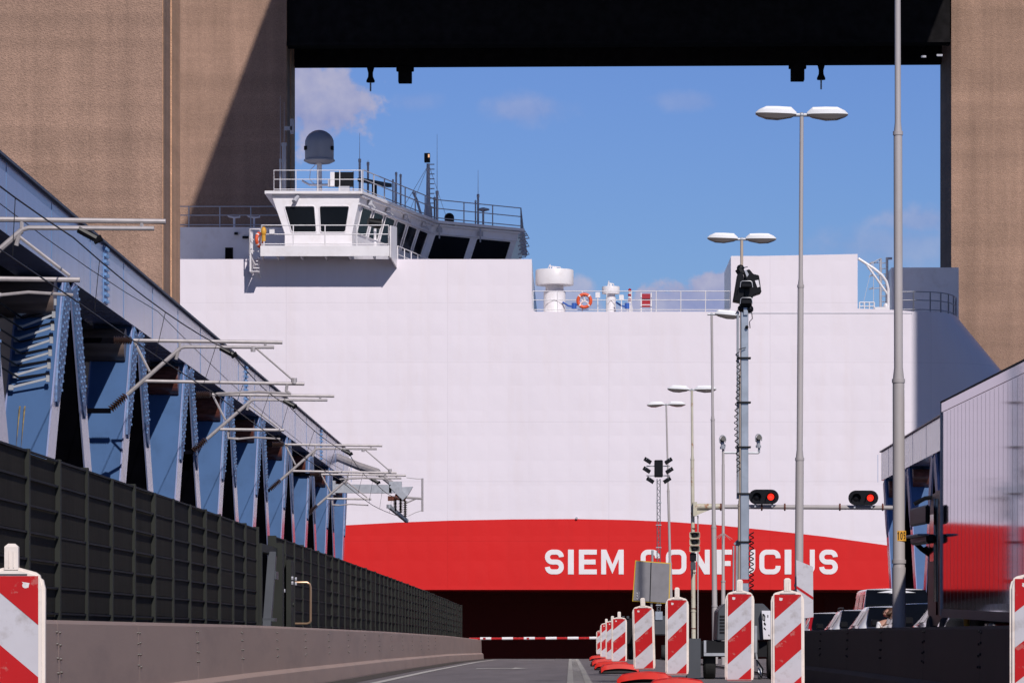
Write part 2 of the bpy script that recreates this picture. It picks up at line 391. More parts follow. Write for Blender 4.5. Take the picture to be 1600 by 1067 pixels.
# ================================================================ SETTING
def sheet(name, x0, x1, y0, y1, lift, m, step=4, th=0.0):
    mb = MB(); ys = [y0 + (y1-y0)*i/max(1, int((y1-y0)/step)) for i in range(max(1, int((y1-y0)/step))+1)]
    for a, b in zip(ys, ys[1:]):
        mb.quad((x0, a, zr(a)+lift), (x1, a, zr(a)+lift), (x1, b, zr(b)+lift), (x0, b, zr(b)+lift))
    return struct(mb.build(name, m, smooth=False, fix=False))
sheet('road', -3.8, 3.55, -60, 171, 0, m_asph)
sheet('carriageway', 3.95, 12.6, -60, 171, 0, m_asph)
sheet('gutter', -3.78, -3.35, -60, 169.5, .004, m_grime)
mb = MB()
for a in range(-60, 168, 4):            # deck slab under it all, a little below the asphalt
    b = a+4 if a < 164 else 171
    if b > 171: b = 171
    za, zb = zr(a)-.02, zr(b)-.02
    mb.add([(-17,a,za-1.6),(24,a,za-1.6),(24,b,zb-1.6),(-17,b,zb-1.6),(-17,a,za),(24,a,za),(24,b,zb),(-17,b,zb)],
           [(0,3,2,1),(4,5,6,7),(1,2,6,5),(3,0,4,7)] + ([(2,3,7,6)] if b == 171 else []) + ([(0,1,5,4)] if a == -60 else []))
    if b == 171: break
struct(mb.build('bridge_deck', m_bdark, smooth=False, fix=False))
mb = MB(); mb.quad((-9000,-3000,-12),(9000,-3000,-12),(9000,15000,-12),(-9000,15000,-12)); struct(mb.build('water', m_water, smooth=False, fix=False))
# markings, one countable mark each is part of the painted road: thin sheets
def marks():
    mb = MB()
    def strip(xa, xb, ya, yb, w=None, n=None):
        n = n or max(1, int(abs(yb-ya)/6))
        for i in range(n):
            t0, t1 = i/n, (i+1)/n
            y0, y1 = ya+(yb-ya)*t0, ya+(yb-ya)*t1; x0, x1 = xa+(xb-xa)*t0, xa+(xb-xa)*t1
            mb.quad((x0-w/2,y0,zr(y0)+.008),(x0+w/2,y0,zr(y0)+.008),(x1+w/2,y1,zr(y1)+.008),(x1-w/2,y1,zr(y1)+.008))
    strip(-3.0,-3.0,-40,152,.15)
    strip(.0,.0,20,165,.10)
    strip(.29,.26,20,165,.10)
    for k in range(150):                # ladder of thin bars between the two lines
        y = 22+k*.95
        mb.quad((-.05,y,zr(y)+.012),(.34,y,zr(y)+.012),(.34,y+.32,zr(y)+.012),(-.05,y+.32,zr(y)+.012))
    y = 89                               # merge arrow lying across the lane
    mb.quad((-2.2,y,zr(y)+.008),(-1.3,y+1.2,zr(y)+.008),(-1.3,y+2.4,zr(y)+.008),(-2.2,y+1.6,zr(y)+.008))
    mb.add([(-1.35,y-.4,zr(y)+.009),(-1.0,y+2.2,zr(y)+.009),(-1.35,y+4.4,zr(y)+.009)], [(0,1,2)])
    mb.quad((-2.0,146,zr(146)+.008),(-.6,146,zr(146)+.008),(-.6,148,zr(148)+.008),(-2.0,148,zr(148)+.008))
    struct(mb.build('road_markings', m_mark, smooth=False, fix=False))
marks()

# ---------------------------------------------------------------- towers of the lift bridge
m_rail = concrete_mat('guide_rail_concrete', (.62, .36, .22))
def tower(name, label, x0, x1, y0, y1, groove, mt=m_tower):
    t = Thing(name, label, 'bridge tower', ((x0+x1)/2, (y0+y1)/2, -12), 'towers of the lift bridge')
    t.part('shaft', MB().box((x0,y0,-12),(x1,y1,78)), mt, smooth=False)
    s = 1 if groove == x1 else -1
    if groove == x1 or groove == x0:
        g = MB(); d = y1-y0
        g.box((groove, y0+d*.46, -12), (groove+s*.06, y0+d*.93, 77.9))
        g.box((groove, y0+d*.02, -12), (groove+s*.02, y0+d*.08, 77.9))
        t.part('guide_rail', g, m_rail, smooth=False)
    t.part('cap', MB().box((x0-.5,y0-.5,78),(x1+.5,y1+.5,80)), m_towers, smooth=False)
    return t
tower('bridge_tower', 'near brown pebble concrete tower behind the blue truss at the left edge', -32, -17.3, 162.7, 170.2, -17.3)
tower('bridge_tower', 'near right concrete tower beside the carriageway, beyond the parked truck', 29.0, 40.6, 165.0, 175.4, 29.0)
tower('bridge_tower', 'far brown tower behind the wheelhouse, crossed by a slanting shadow', -32, -17.3, 234, 241, -17.3)
tower('bridge_tower', 'far brown tower behind the bow, at the right edge of the sky', 23.22, 40, 234, 241, None)
# dark cross girder between the far towers
g = Thing('cross_girder', 'black girder spanning between the two far towers above the ship', 'girder', (3,237.5,37))
zl = CZ+893/6000*241; zr_ = CZ+898/6000*241
mb = MB()
def slab(y0, y1, dz0, dz1, xa=-17.28, xb=23.2):
    mb.add([(xa,y0,zl+dz0),(xb,y0,zr_+dz0),(xb,y1,zr_+dz0),(xa,y1,zl+dz0),(xa,y0,zl+dz1),(xb,y0,zr_+dz1),(xb,y1,zr_+dz1),(xa,y1,zl+dz1)],
           [(0,3,2,1),(4,5,6,7),(0,1,5,4),(1,2,6,5),(2,3,7,6),(3,0,4,7)])
slab(239.9, 240.98, 0, 6)
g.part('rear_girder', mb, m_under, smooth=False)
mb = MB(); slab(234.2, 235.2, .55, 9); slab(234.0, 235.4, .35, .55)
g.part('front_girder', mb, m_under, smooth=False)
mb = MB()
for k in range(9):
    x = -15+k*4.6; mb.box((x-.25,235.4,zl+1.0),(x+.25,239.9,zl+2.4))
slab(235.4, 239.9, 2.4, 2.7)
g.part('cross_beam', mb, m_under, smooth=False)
def hanger(px, y0, y1, y2, kind):
    a = P(px, y0, 240.4); b = P(px, y1, 240.4); c = P(px, y2, 240.4)
    mb = MB()
    if kind:
        mb.lathe((a.x, a.y, 0), [(.26, b.z), (.27, b.z+.1), (.16, b.z+.35), (.15, a.z-.3), (.24, a.z+.05)], 12)
        o = g.part('buffer', mb, m_under); pm = MB().cyl(b, c, .055, n=8); g.part('pin', pm, m_galvb, parent=o)
    else:
        mb.box((a.x-.42, a.y-.4, b.z), (a.x+.42, a.y+.4, a.z+.1)); mb.box((a.x-.55, a.y-.2, a.z-.2), (a.x+.55, a.y+.2, a.z+.1))
        g.part('bearing_block', mb, m_under, bevel=.03)
hanger(579,107,129,143,1); hanger(633,107,130,130,0); hanger(1246,103,127,127,0); hanger(1283,103,125,140,1)
for px_, py_, w_ in ((1443,89,.3),(1468,87,.35)):
    p = P(px_, py_, 233.9); g.part('lug', MB().box((p.x-w_/2,233.8,p.z-.06),(p.x+w_/2,234.0,p.z+.06)), m_shipg)
# raised lift span (overhead, out of the frame; it shades the far towers and part of the ship)
s = Thing('lift_span', 'raised lift span of the bridge high above the ship', 'bridge span', (3,200,52))
mb = MB().box((-9.1,170.8,52),(26.8,233.5,52.8)); 
for k in range(12): mb.box((-9.1,172+k*5.4,50.9),(26.8,172.4+k*5.4,52))
mb.box((-9.1,171,50.5),(-8.5,233.5,52)); mb.box((26.25,171,50.5),(26.85,233.5,52))
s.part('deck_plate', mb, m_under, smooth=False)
for X in (-8.8, 26.5):
    s.part('side_girder', MB().box((X-.3,171,52.9),(X+.3,233.4,64)), m_bluec, smooth=False)

# ================================================================ SHIP
SY = 200.0
def S(px, py, d=SY): return P(px, py, d)
ship = Thing('car_carrier_ship', 'huge white car carrier with red lower band and white name crossing behind the road', 'ship', (-40,216,-12))
XB = (1430-891)/30
zdk = S(0,487).z; zup = S(0,405).z; zbx = S(0,399).z; zkn = S(0,921).z
XL = -150.0
curve = [(-6000,905),(-2500,885),(-900,858),(-200,842),(200,832),(400,826),(545,820),(620,816),(700,813),(800,811),(900,810.5),(980,812),(1050,815),(1120,820),(1200,828),(1290,838),(1375,850),(1430,858)]
XL_px = 891+XL*30
def cy(px):
    for (a,b_),(c,d) in zip(curve, curve[1:]):
        if px <= c: return b_+(d-b_)*(px-a)/(c-a)
    return curve[-1][1]
def mapf(x, z, k): return Vector((x, SY+k, z))
def pl(pts): return [(S(a,b_).x, SY, S(a,b_).z) for a,b_ in pts]
# side shell: white above, red band below, as one outline each
def arc2(cx, cy_, r, a0, a1, n=6): return [(cx+r*math.cos(R(a0+(a1-a0)*i/n)), cy_-r*math.sin(R(a0+(a1-a0)*i/n))) for i in range(n+1)]
edge_px = [p for p in curve if p[0] > XL_px]
edge_px = [(XL_px, cy(XL_px))] + edge_px
top = [(XL_px,405),(831,405)] + arc2(839,479,8,180,270) + arc2(1134,479,8,270,360) + [(1142,401),(1340,397),(1340,482),(1392,484),(1430,487)]
mb = MB()
def fill(mb, poly, y=SY):
    me_v = [Vector((p[0], y, p[2])) for p in poly]
    from mathutils.geometry import tessellate_polygon
    mb.add(me_v, tessellate_polygon([me_v]))
fill(mb, pl(top) + pl(list(reversed(edge_px))))
# bow plan curves for each level
def bow(z):
    if z > 14.7: t = (17.88 - z)/(17.88-14.7); tip = 20.75 + (23.55-20.75)*max(0, t)
    else: tip = 23.55+.15*min(1, (14.7-z)/10)
    n_ = 14; pts = []
    for i in range(n_+1):
        a = R(90)*i/n_
        ex = 2/2.6
        pts.append((XB+(tip-XB)*math.sin(a)**ex, SY+8*(1-math.cos(a)**ex)))
    pts += [(x, 2*216-y) for x, y in reversed(pts)]
    return pts
def loft(mb, zs, f, top_=False, bot=False):
    rows = []
    for z in zs: rows.append([Vector((x,y,z)) for x,y in f(z)])
    n_ = len(rows[0]); vs = [p for r_ in rows for p in r_]
    fs = [(j*n_+i, j*n_+i+1, (j+1)*n_+i+1, (j+1)*n_+i) for j in range(len(rows)-1) for i in range(n_-1)]
    if top_: fs.append(tuple(range(n_)))
    if bot: fs.append(tuple(range((len(rows)-1)*n_, len(rows)*n_)))
    mb.add(vs, fs)
zc = S(0,858).z
loft(mb, [S(0,487).z, 17.0, 14.75, 13.5, zc], bow, top_=True)
hull = ship.part('upper_hull', mb, m_white, fix=False)
# decks and block sides behind the side shell
mb = MB()
mb.box((XL,SY+.06,zdk-.3),(S(831,0).x,232,zup-.03))
mb.box((S(831,0).x-.02,SY+.08,zdk-.5),(XB,231.9,zdk-.02))
mb.box((S(1142,0).x+.02,SY+.06,zdk-.4),(S(1340,0).x-.02,SY+9,zbx-.03))
ship.part('upper_deck', mb, m_shipw, smooth=False)
mb = MB(); mb.box((XL,SY+.1,zkn+.05),(XB-.05,232,zdk-.55)); ship.part('inner_shell', mb, m_shipw, smooth=False)
# red band
mb = MB(); kn = [(XL_px,921),(1430,921)]
band = pl(edge_px) + pl(list(reversed(kn)))
fill(mb, band)
loft(mb, [zc, zkn], bow, bot=False)
mb.box((XL,SY+.02,zkn),(XB,231.9,zkn+.04))
mb.box((S(1430,0).x,SY+5,zkn),(23.2,227,zkn+.04))
ship.part('red_band', mb, m_red, fix=False)
# lower hull, recess below the knuckle deepened towards the bow to shade it
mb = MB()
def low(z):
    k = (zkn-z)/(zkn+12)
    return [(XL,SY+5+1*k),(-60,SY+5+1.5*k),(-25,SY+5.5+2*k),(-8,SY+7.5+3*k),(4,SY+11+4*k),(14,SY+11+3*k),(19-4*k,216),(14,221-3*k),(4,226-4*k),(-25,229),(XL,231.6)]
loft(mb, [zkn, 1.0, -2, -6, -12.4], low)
ship.part('lower_hull', mb, m_redshade, fix=False)
# weld bead / rubbing line
mb = MB(); mb.box((S(1142,0).x+.5,SY-.015,S(0,489.5).z-.02),(S(1425,0).x,SY,S(0,489.5).z+.02))
mb.cyl((S(901,0).x,SY-.12,S(0,809).z),(S(901,0).x,SY,S(0,809).z),.06,n=10)
ship.part('weld_bead', mb, m_shipg)

# name on the red band
def A(cx, cyy, r, a0, a1, n=6): return [(cx+r*math.cos(R(a0+(a1-a0)*i/n)), cyy+r*math.sin(R(a0+(a1-a0)*i/n))) for i in range(n+1)]
def glyph(ch, w, t):
    h = 1.0; xl, xr, yb, yt = t/2, w-t/2, t/2, h-t/2; r = min(.2, (xr-xl)/2)
    if ch == 'I': return [('o', [(0,0),(w,0),(w,1),(0,1)])]
    if ch == 'E': return [('o', [(0,0),(w,0),(w,t),(t*1.05,t),(t*1.05,.5-t/2),(w*.93,.5-t/2),(w*.93,.5+t/2),(t*1.05,.5+t/2),(t*1.05,1-t),(w,1-t),(w,1),(0,1)])]
    if ch == 'F': return [('o', [(0,0),(t*1.05,0),(t*1.05,.42-t/2+.02),(w*.92,.42-t/2+.02),(w*.92,.42+t/2+.02),(t*1.05,.42+t/2+.02),(t*1.05,1-t),(w,1-t),(w,1),(0,1)])]
    if ch == 'M': return [('o', [(0,0),(t,0),(t,.62),(w/2,.02),(w-t,.62),(w-t,0),(w,0),(w,1),(w-t*1.05,1),(w/2,.40),(t*1.05,1),(0,1)])]
    if ch == 'N': return [('o', [(0,0),(t,0),(t,.58),(w-t*1.1,0),(w,0),(w,1),(w-t,1),(w-t,.42),(t*1.1,1),(0,1)])]
    if ch == 'O': return [('c', A(xr-r,yt-r,r,0,90)+A(xl+r,yt-r,r,90,180)+A(xl+r,yb+r,r,180,270)+A(xr-r,yb+r,r,270,360))]
    if ch == 'C': return [('l', [(xr,.655)]+A(xr-r,yt-r,r,0,90)+A(xl+r,yt-r,r,90,180)+A(xl+r,yb+r,r,180,270)+A(xr-r,yb+r,r,270,360)+[(xr,.345)])]
    if ch == 'U': return [('l', [(xl,1)]+A(xl+r,yb+r,r,180,270)+A(xr-r,yb+r,r,270,360)+[(xr,1)])]
    if ch == 'S':
        r = (yt-.5)/2
        return [('l', [(xr,.70)]+A(xr-r,yt-r,r,0,90)+A(xl+r,yt-r,r,90,270,10)+A(xr-r,.5-r,r,90,-90,10)+A(xl+r,yb+r,r,270,180)+[(xl,.30)])]
    if ch == '1': return [('l', [(w*.15,.78),(w*.55,.93),(w*.55,0)])]
    if ch == '0': return [('c', A(xr-r,yt-r,r,0,90)+A(xl+r,yt-r,r,90,180)+A(xl+r,yb+r,r,180,270)+A(xr-r,yb+r,r,270,360))]
    if ch == '5': return [('l', [(xr,yt),(xl,yt),(xl,.56)]+A(xr-r,.56-r,r,90,-90,8)+[(xl,yb)])]
def letter(mb, ch, w, t, T, depth):
    for kind, pts in glyph(ch, w, t):
        if kind == 'o':
            from mathutils.geometry import tessellate_polygon
            n_ = len(pts); a = [T(x,y,depth) for x,y in pts]; b_ = [T(x,y,0) for x,y in pts]
            mb.add(a+b_, [tuple(f) for f in tessellate_polygon([[Vector((x,y,0)) for x,y in pts]])] + [(i,(i+1)%n_,n_+(i+1)%n_,n_+i) for i in range(n_)])
        else: mb.ribbon(pts, t, T, depth, closed=(kind == 'c'))
Hh = 38.5/30
for ch, x0, x1 in [('S',851.5,881),('I',887.5,896.5),('E',904.5,932.5),('M',939.3,974.5),('C',1001,1031),('O',1040.5,1072.5),('N',1079.5,1109),('F',1119.5,1143.5),('U',1150,1180),
                   ('C',1186.5,1219.5),('I',1226,1236.5),('U',1243.5,1273),('S',1280,1309)]:
    bx = S(x0,896.8); w = (x1-x0)/30/Hh
    mb = MB(); letter(mb, ch, w, .2 if ch != 'I' else .2, lambda x, y, k: Vector((bx.x+x*Hh, SY-.002-k, bx.z+y*Hh)), .02)
    ship.part('letter', mb, m_letter, smooth=False)

# ---------------- wheelhouse and bridge wing
zroof = S(0,300).z; zband = S(0,320.5).z - .0; zsill = S(0,365).z; zfl = zup
Atop = Vector((S(563,0).x, SY, 0)); Btop = Vector((-7.64,214,0)); Ctop = Vector((-2.9,218.3,0)); Dtop = Vector((-2.9,232,0))
L0 = Vector((S(424,0).x, SY, 0)); L1 = Vector((S(424,0).x, 232, 0))
Ab = Vector((S(550,0).x, SY+.02, 0)); Bb = Vector((-8.35,214.3,0)); Cb = Vector((-3.55,218.7,0)); Db = Vector((-3.55,231.9,0)); L0b = Vector((S(445,0).x, SY+.02, 0)); L1b = Vector((S(445,0).x, 231.9, 0))
def z3(v_, z): return Vector((v_.x, v_.y, z))
tp = [L0, Atop, Btop, Ctop, Dtop, L1]; bt = [L0b, Ab, Bb, Cb, Db, L1b]
wh = MB(); n_ = 6
zt = zroof-.12
vs = [z3(p, zt) for p in tp] + [z3(p, zsill) for p in bt] + [z3(p, zfl-.05) for p in bt]
wh.add(vs, [(j*n_+i, j*n_+(i+1)%n_, (j+1)*n_+(i+1)%n_, (j+1)*n_+i) for j in range(2) for i in range(n_)] + [tuple(range(n_))])
whp = ship.part('wheelhouse', wh, m_shipw, smooth=False)
# roof slab with overhang
mb = MB(); cen = sum(tp, Vector())/6
rp = []
for p, dx, dy in zip(tp, (-.33,.12,.3,.3,.3,-.3), (-.25,-.25,-.2,-.2,.2,.2)): rp.append(Vector((p.x+dx, p.y+dy, zroof-.12)))
mb.prism(rp, (0,0,.15)); roof = ship.part('roof', mb, m_shipw, smooth=False, parent=whp)
# gutter band under the slanted roof, on the two receding faces
def wallq(i, j, u, v_, out_=.0):
    t0, t1 = z3(tp[i], zt), z3(tp[j], zt); b0, b1 = z3(bt[i], zsill), z3(bt[j], zsill)
    p = (t0*(1-u)+t1*u)*(1-v_) + (b0*(1-u)+b1*u)*v_
    nrm = (t1-t0).cross(b0-t0).normalized()
    if nrm.dot(p-Vector((-10,220,zt))) < 0: nrm = -nrm
    return p + nrm*out_
def window(i, j, u0, u1, v0=.30, v1=.97, r=.0):
    cs = [wallq(i,j,u0,v0,.015), wallq(i,j,u1,v0,.015), wallq(i,j,u1+r,v1,.015), wallq(i,j,u0+r,v1,.015)]
    mb = MB()
    # rounded corners
    pts = []
    for k in range(4):
        a, b_, c = cs[k-1], cs[k], cs[(k+1)%4]
        q0 = b_ + (a-b_).normalized()*.12; q1 = b_ + (c-b_).normalized()*.12
        for s_ in (0,.33,.67,1): pts.append(q0*(1-s_)**2 + b_*2*s_*(1-s_) + q1*s_**2)
    mb.add(pts, [tuple(range(len(pts)))])
    w_ = ship.part('window', mb, m_glassd, smooth=False, parent=whp, fix=False)
    fr = MB().tube(pts, .035, 5, closed=True); ship.part('window_frame', fr, m_shipw, parent=whp)
window(0,1,.105,.475); window(0,1,.53,.90)
for k in range(6): window(1,2,.055+k*.158,.055+k*.158+.125,.28,.95)
window(2,3,.06,.47,.28,.97); window(2,3,.54,.94,.28,.97)
# ledge over and under windows of the receding faces
mb = MB()
for i, j in ((1,2),(2,3)):
    mb.bar(wallq(i,j,0,.24,.05), wallq(i,j,1,.24,.05), .12, .08); mb.bar(wallq(i,j,0,.03,.06), wallq(i,j,1,.03,.06), .16, .1)
ship.part('gutter_ledge', mb, m_shipw, parent=whp, smooth=False)
for u_ in (.12,.36,.6,.86):
    p = wallq(1,2,u_,.12,.12); mb = MB(); mb.box((p.x-.1,p.y-.15,p.z-.12),(p.x+.1,p.y+.15,p.z+.12)); mb.cyl(p, p+Vector((.25,-.15,-.3)), .05, n=6); ship.part('wiper_box', mb, m_shipg, parent=whp)
for u_ in (.08,.55): 
    p = wallq(2,3,u_,.15,.12); mb = MB(); mb.box((p.x-.15,p.y-.1,p.z-.12),(p.x+.15,p.y+.1,p.z+.12)); mb.tube([p,p+Vector((0,-.3,.3)),p+Vector((0,-.35,-.5))],.04); ship.part('wiper_box', mb, m_shipg, parent=whp)
mb = MB(); p = S(463,312,SY-.05); mb.cyl(p+Vector((.1,0,.2)), p+Vector((-.1,-.35,-.15)), .09,.12,n=8); mb.cyl(p+Vector((-.15,0,-.1)), p+Vector((-.2,0,-.3)), .03,n=6)
ship.part('flood_lamp', mb, m_shipg, parent=whp)

def railing(mb, pts, h=1.1, rails=3, sp=1.5, r=.022, fr=(1,.58,.12)):
    pts = [Vector(p) for p in pts]
    for f in fr[:rails]: mb.tube([p+Vector((0,0,h*f)) for p in pts], r, 5)
    for a, b_ in zip(pts, pts[1:]):
        n_ = max(1, round((b_-a).length/sp))
        for k in range(n_+1):
            p = a+(b_-a)*k/n_; mb.cyl(p, p+Vector((0,0,h)), r*1.15, n=6)
mb = MB(); railing(mb, [S(428,300,SY+12), S(428,300,SY-.1), S(565,300,SY-.1)], sp=1.3, h=1.12)
ship.part('roof_railing', mb, m_shipw)
mb = MB(); railing(mb, [S(567,300,SY), z3(Btop,zroof)+Vector((.1,-.1,.05)), z3(Ctop,zroof)+Vector((.1,-.1,.05)), z3(Dtop,zroof)+Vector((.1,.0,.05))], sp=2.0, h=1.15, r=.03)
ship.part('roof_railing', mb, m_shipg, label='grey railing along the receding roof edge')
# wing platform
mb = MB()
pa, pb = S(411,0).x, S(611,0).x; zpt, zpb = S(0,390.5).z, S(0,407).z
mb.box((pa,SY-1.7,zpt-.06),(pb,SY-.01,zpt)); mb.box((pa,SY-1.72,zpb+.05),(pb,SY-1.64,zpt+.04)); mb.box((pa,SY-1.6,zpb+.02),(pa+.08,SY-.01,zpt)); mb.box((pb-.08,SY-1.6,zpb+.02),(pb,SY-.01,zpt))
for k in range(5): x = pa+.8+k*1.25; mb.box((x,SY-1.6,zpb-.0),(x+.08,SY-.01,zpt-.06))
wing = ship.part('wing_platform', mb, m_shipw, smooth=False)
mb = MB(); zg = S(0,358).z
mb.prism([(pb+.02,SY-1.7,zg),(pb+.02,SY-1.7,zpb),(pb+.25,SY-.01,zpb-.4),(pb+.25,SY-.01,zg+.1)],(.06,0,0))
ship.part('wing_gusset', mb, m_shipw, parent=wing, smooth=False)
mb = MB(); railing(mb, [(pa+.05,SY-.1,zpt),(pa+.05,SY-1.65,zpt),(pb-.05,SY-1.65,zpt),(pb-.05,SY-.1,zpt)], sp=1.7, r=.028)
ship.part('wing_railing', mb, m_shipw, parent=wing)
mb = MB(); x0 = S(393,0).x; zk = S(0,398).z
railing(mb, [(x0,SY+.5,zk-.1),(x0,SY-1.2,zk-.1),(x0+.55,SY-1.2,zk-.1)], h=1.3, sp=.5, r=.03)
mb.box((x0,SY-1.2,zk-1.0),(x0+.08,SY-.01,zk)); mb.bar((x0,SY-1.1,zk-.1),(x0+.5,SY-.1,zk-1.2),.07,.07)
for k in range(5): mb.box((x0+.1+.08*k,SY-1.2,zk-1.0+.18*k),(x0+.5,SY-.8,zk-.96+.18*k))
ship.part('wing_ladder', mb, m_shipw, parent=wing)
mb = MB(); p = S(412,362,SY-1.72); mb.sphere(p,.18,sq=(.8,.8,1.4)); mb.cyl(p+Vector((0,0,-.5)),p,.1,n=8); ship.part('rescue_light', mb, m_ylab, parent=wing)
mb = MB(); p = S(425,362,SY-1.72); mb.box((p.x-.13,p.y-.03,p.z-.12),(p.x+.13,p.y+.03,p.z+.12)); ship.part('white_box', mb, m_shipw, parent=wing)
# search light on the wing
mb = MB(); p = S(583,350,SY-1.2); mb.cyl((p.x+.1,p.y,zpt),(p.x+.1,p.y,p.z-.25),.07,n=8); mb.cyl((p.x+.1,p.y,zpt),(p.x+.1,p.y,zpt+.5),.12,.08,n=10)
so_ = ship.part('search_light', mb, m_shipw)
mb = MB(); mb.cyl(p+Vector((-.25,-.1,.1)), p+Vector((.35,.15,0)), .20,.28,n=14); ship.part('lamp_drum', mb, m_plast, parent=so_)
# radome
mb = MB(); c = S(499,0,204); zb = S(0,252,204).z; zt_ = S(0,203.5,204).z; r = 23/6000*204
prof = [(r*.75,zb-.12),(r*1.06,zb),(r*1.06,zb+.06),(r*.98,zb+.10)] + [(r*.985, zb+.1+(zt_-zb-.1-r*.95)*t) for t in (.5,1)] + [(r*math.cos(R(a)), zt_-r*.95+r*.95*math.sin(R(a))) for a in (15,30,45,60,72,82,89)]
mb.lathe((c.x,c.y,0), prof, 28)
rd = ship.part('radome', mb, mat('radome_grey', (.30,.31,.36), .45, var=.03))
mb = MB().lathe((c.x,c.y,0), [(.18,zroof),(.15,zroof+.3),(.13,zb-.1)], 12)
mb.tube([(c.x-.1,c.y-.1,zb-.1),(c.x-.45,c.y-.3,zb-.5),(c.x-.5,c.y-.3,zb-1.0),(c.x-.2,c.y-.2,zb-1.3)], .02); mb.tube([(c.x-.9,c.y,zroof+1.05),(c.x-.5,c.y-.3,zroof+.8),(c.x+1.5,c.y,zroof+.85)], .06)
ship.part('radome_post', mb, m_shipw, parent=rd)
mb = MB(); 
for sx in (-1,1): mb.box((c.x+sx*r*.88-.1,c.y-.45,zb+.55),(c.x+sx*r*.88+.1,c.y-.2,zb+.75))
ship.part('hatch', mb, m_plast, parent=rd)
# radar display box and scanner
a = S(523,269,SY+1.5); b_ = S(552,291,SY+1.5)
ship.part('control_box', MB().box((a.x,a.y,b_.z),(b_.x,a.y+.5,a.z)), m_plast, bevel=.02)
a2 = S(516,269,SY+1.5); ship.part('white_panel', MB().box((a2.x,a.y-.05,b_.z),(a.x-.01,a.y+.4,a.z)), m_shipw)
a2 = S(512,280,SY+1.5); mb = MB().box((a2.x,a.y+.1,b_.z),(a2.x+.12,a.y+.4,a2.z)); mb.box((a.x+.2,a.y,zroof),(b_.x-.2,a.y+.4,b_.z)); ship.part('box_stand', mb, m_shipg)
mb = MB(); p = S(585,286,206); mb.bar(S(562,281,205)+Vector((0,0,0)), S(609,290,209), .25,.2); mb.cyl((p.x,p.y,zroof),(p.x,p.y,p.z),.14,n=10); ship.part('radar_scanner', mb, m_plast)
# antennas and masts
def whip(px, y0, ys, y1, d, name='whip_antenna', r0=.06, m=m_shipg):
    a, s_, b_ = P(px,y0,d), P(px,ys,d), P(px,y1,d)
    mb = MB().cyl(a, s_, r0, n=8); mb.cyl(s_, b_, .018, .008, n=5); mb.cyl(s_-Vector((0,0,.12)), s_+Vector((0,0,.05)), r0*1.3, n=8)
    return ship.part(name, mb, m)
for args in ((562,300,250,208,206),(575,303,255,250,207),(619,322,271,268,210,'pole_antenna',.05),(626,322,274,271,210,'pole_antenna',.05),(614,320,282,280,210,'pole_antenna',.04),
             (683,347,300,210,214,'whip_antenna',.07),(679,345,310,306,214,'pole_antenna',.05),(747,352,305,266,217,'whip_antenna',.06),(743,350,315,312,217,'pole_antenna',.04),
             (552,300,270,268,204,'pole_antenna',.03),(438,298,250,150,203,'whip_antenna',.05,m_shipg),(444,298,225,160,204,'whip_antenna',.11,m_shipg)): whip(*args)
mb = MB(); a = P(446,230,204); mb.box((a.x-.05,a.y,a.z+.9),(a.x+.35,a.y+.1,a.z+1.1)); mb.box((a.x+.25,a.y,a.z+.7),(a.x+.45,a.y+.1,a.z+1.5)); ship.part('aerial_bracket', mb, m_shipg)
# davit-like bracket on the roof
mb = MB().tube([P(660,343,213), P(651,312,213), P(645,300,213)], .07); ship.part('jib', mb, m_shipg)
# signal mast with lantern
mst = P(669,345,214); tpz = P(668,256,214).z
mb = MB().lathe((mst.x,mst.y,0), [(.28,mst.z-.3),(.22,mst.z+.6),(.12,mst.z+1.0),(.09,tpz)], 10)
for k in range(10): z = mst.z+.7+k*.27; mb.cyl((mst.x,mst.y,z),(mst.x+.35,mst.y-.05,z),.03,n=5)
mb.tube([(mst.x,mst.y,tpz-.1), P(640,330,212)], .015, 4); mb.tube([(mst.x+.05,mst.y,tpz-.1), P(697,338,216)], .015, 4); mb.tube([(mst.x,mst.y,tpz-.1), P(628,328,211)], .012, 4)
mm = ship.part('signal_mast', mb, m_shipg)
a = P(663,240,214); b_ = P(672,254,214); ship.part('lantern', MB().box((a.x,mst.y-.2,b_.z),(b_.x,mst.y+.2,a.z)), m_plast, parent=mm, bevel=.02)
a = P(669,242,214); b_ = P(671.5,247,214); ship.part('lantern_glass', MB().box((a.x,mst.y-.24,b_.z),(b_.x,mst.y-.19,a.z)), mat('lantern_lit', (.8,.4,.2), .3, emit=(1,.55,.3), estr=1.0), parent=mm)
# mushroom vent + black dome
p = P(755,352,217); mb = MB().lathe((p.x,p.y,p.z), [(.06,0),(.06,.75),(.1,.78),(.36,.85),(.34,.92),(.12,.98),(.02,1.0)], 14); ship.part('mushroom_antenna', mb, m_shipg)
p = P(702,350,215); mb = MB().sphere((p.x,p.y,p.z+.35),.28,sq=(1,1,.95)); mb.cyl((p.x,p.y,p.z-.1),(p.x,p.y,p.z+.3),.27,n=14); mb.box((p.x-.4,p.y-.2,p.z-.1),(p.x+.3,p.y+.2,p.z+.08)); ship.part('compass_dome', mb, m_plast)
# clutter at the far roof corner: coiled ladder
mb = MB(); 
for k in range(9):
    p = P(812+3*math.sin(k*2.1),364+k*4.2,219); mb.tube([p, p+Vector((.3,0,.1)), p+Vector((.45,0,-.15)), p+Vector((.05,0,-.2))], .04, 5)
ship.part('coiled_ladder', mb, m_shipg)
# small rail in front of receding windows
mb = MB(); railing(mb, [Vector((S(620,0,202).x,203,zup-.05)), Vector((S(662,0,208).x,209,zup-.05)), Vector((-7.2,212.4,zup-.05)), Vector((-3.2,216.5,zup-.05))], h=1.05, rails=2, sp=1.6)
ship.part('deck_railing', mb, m_shipw)
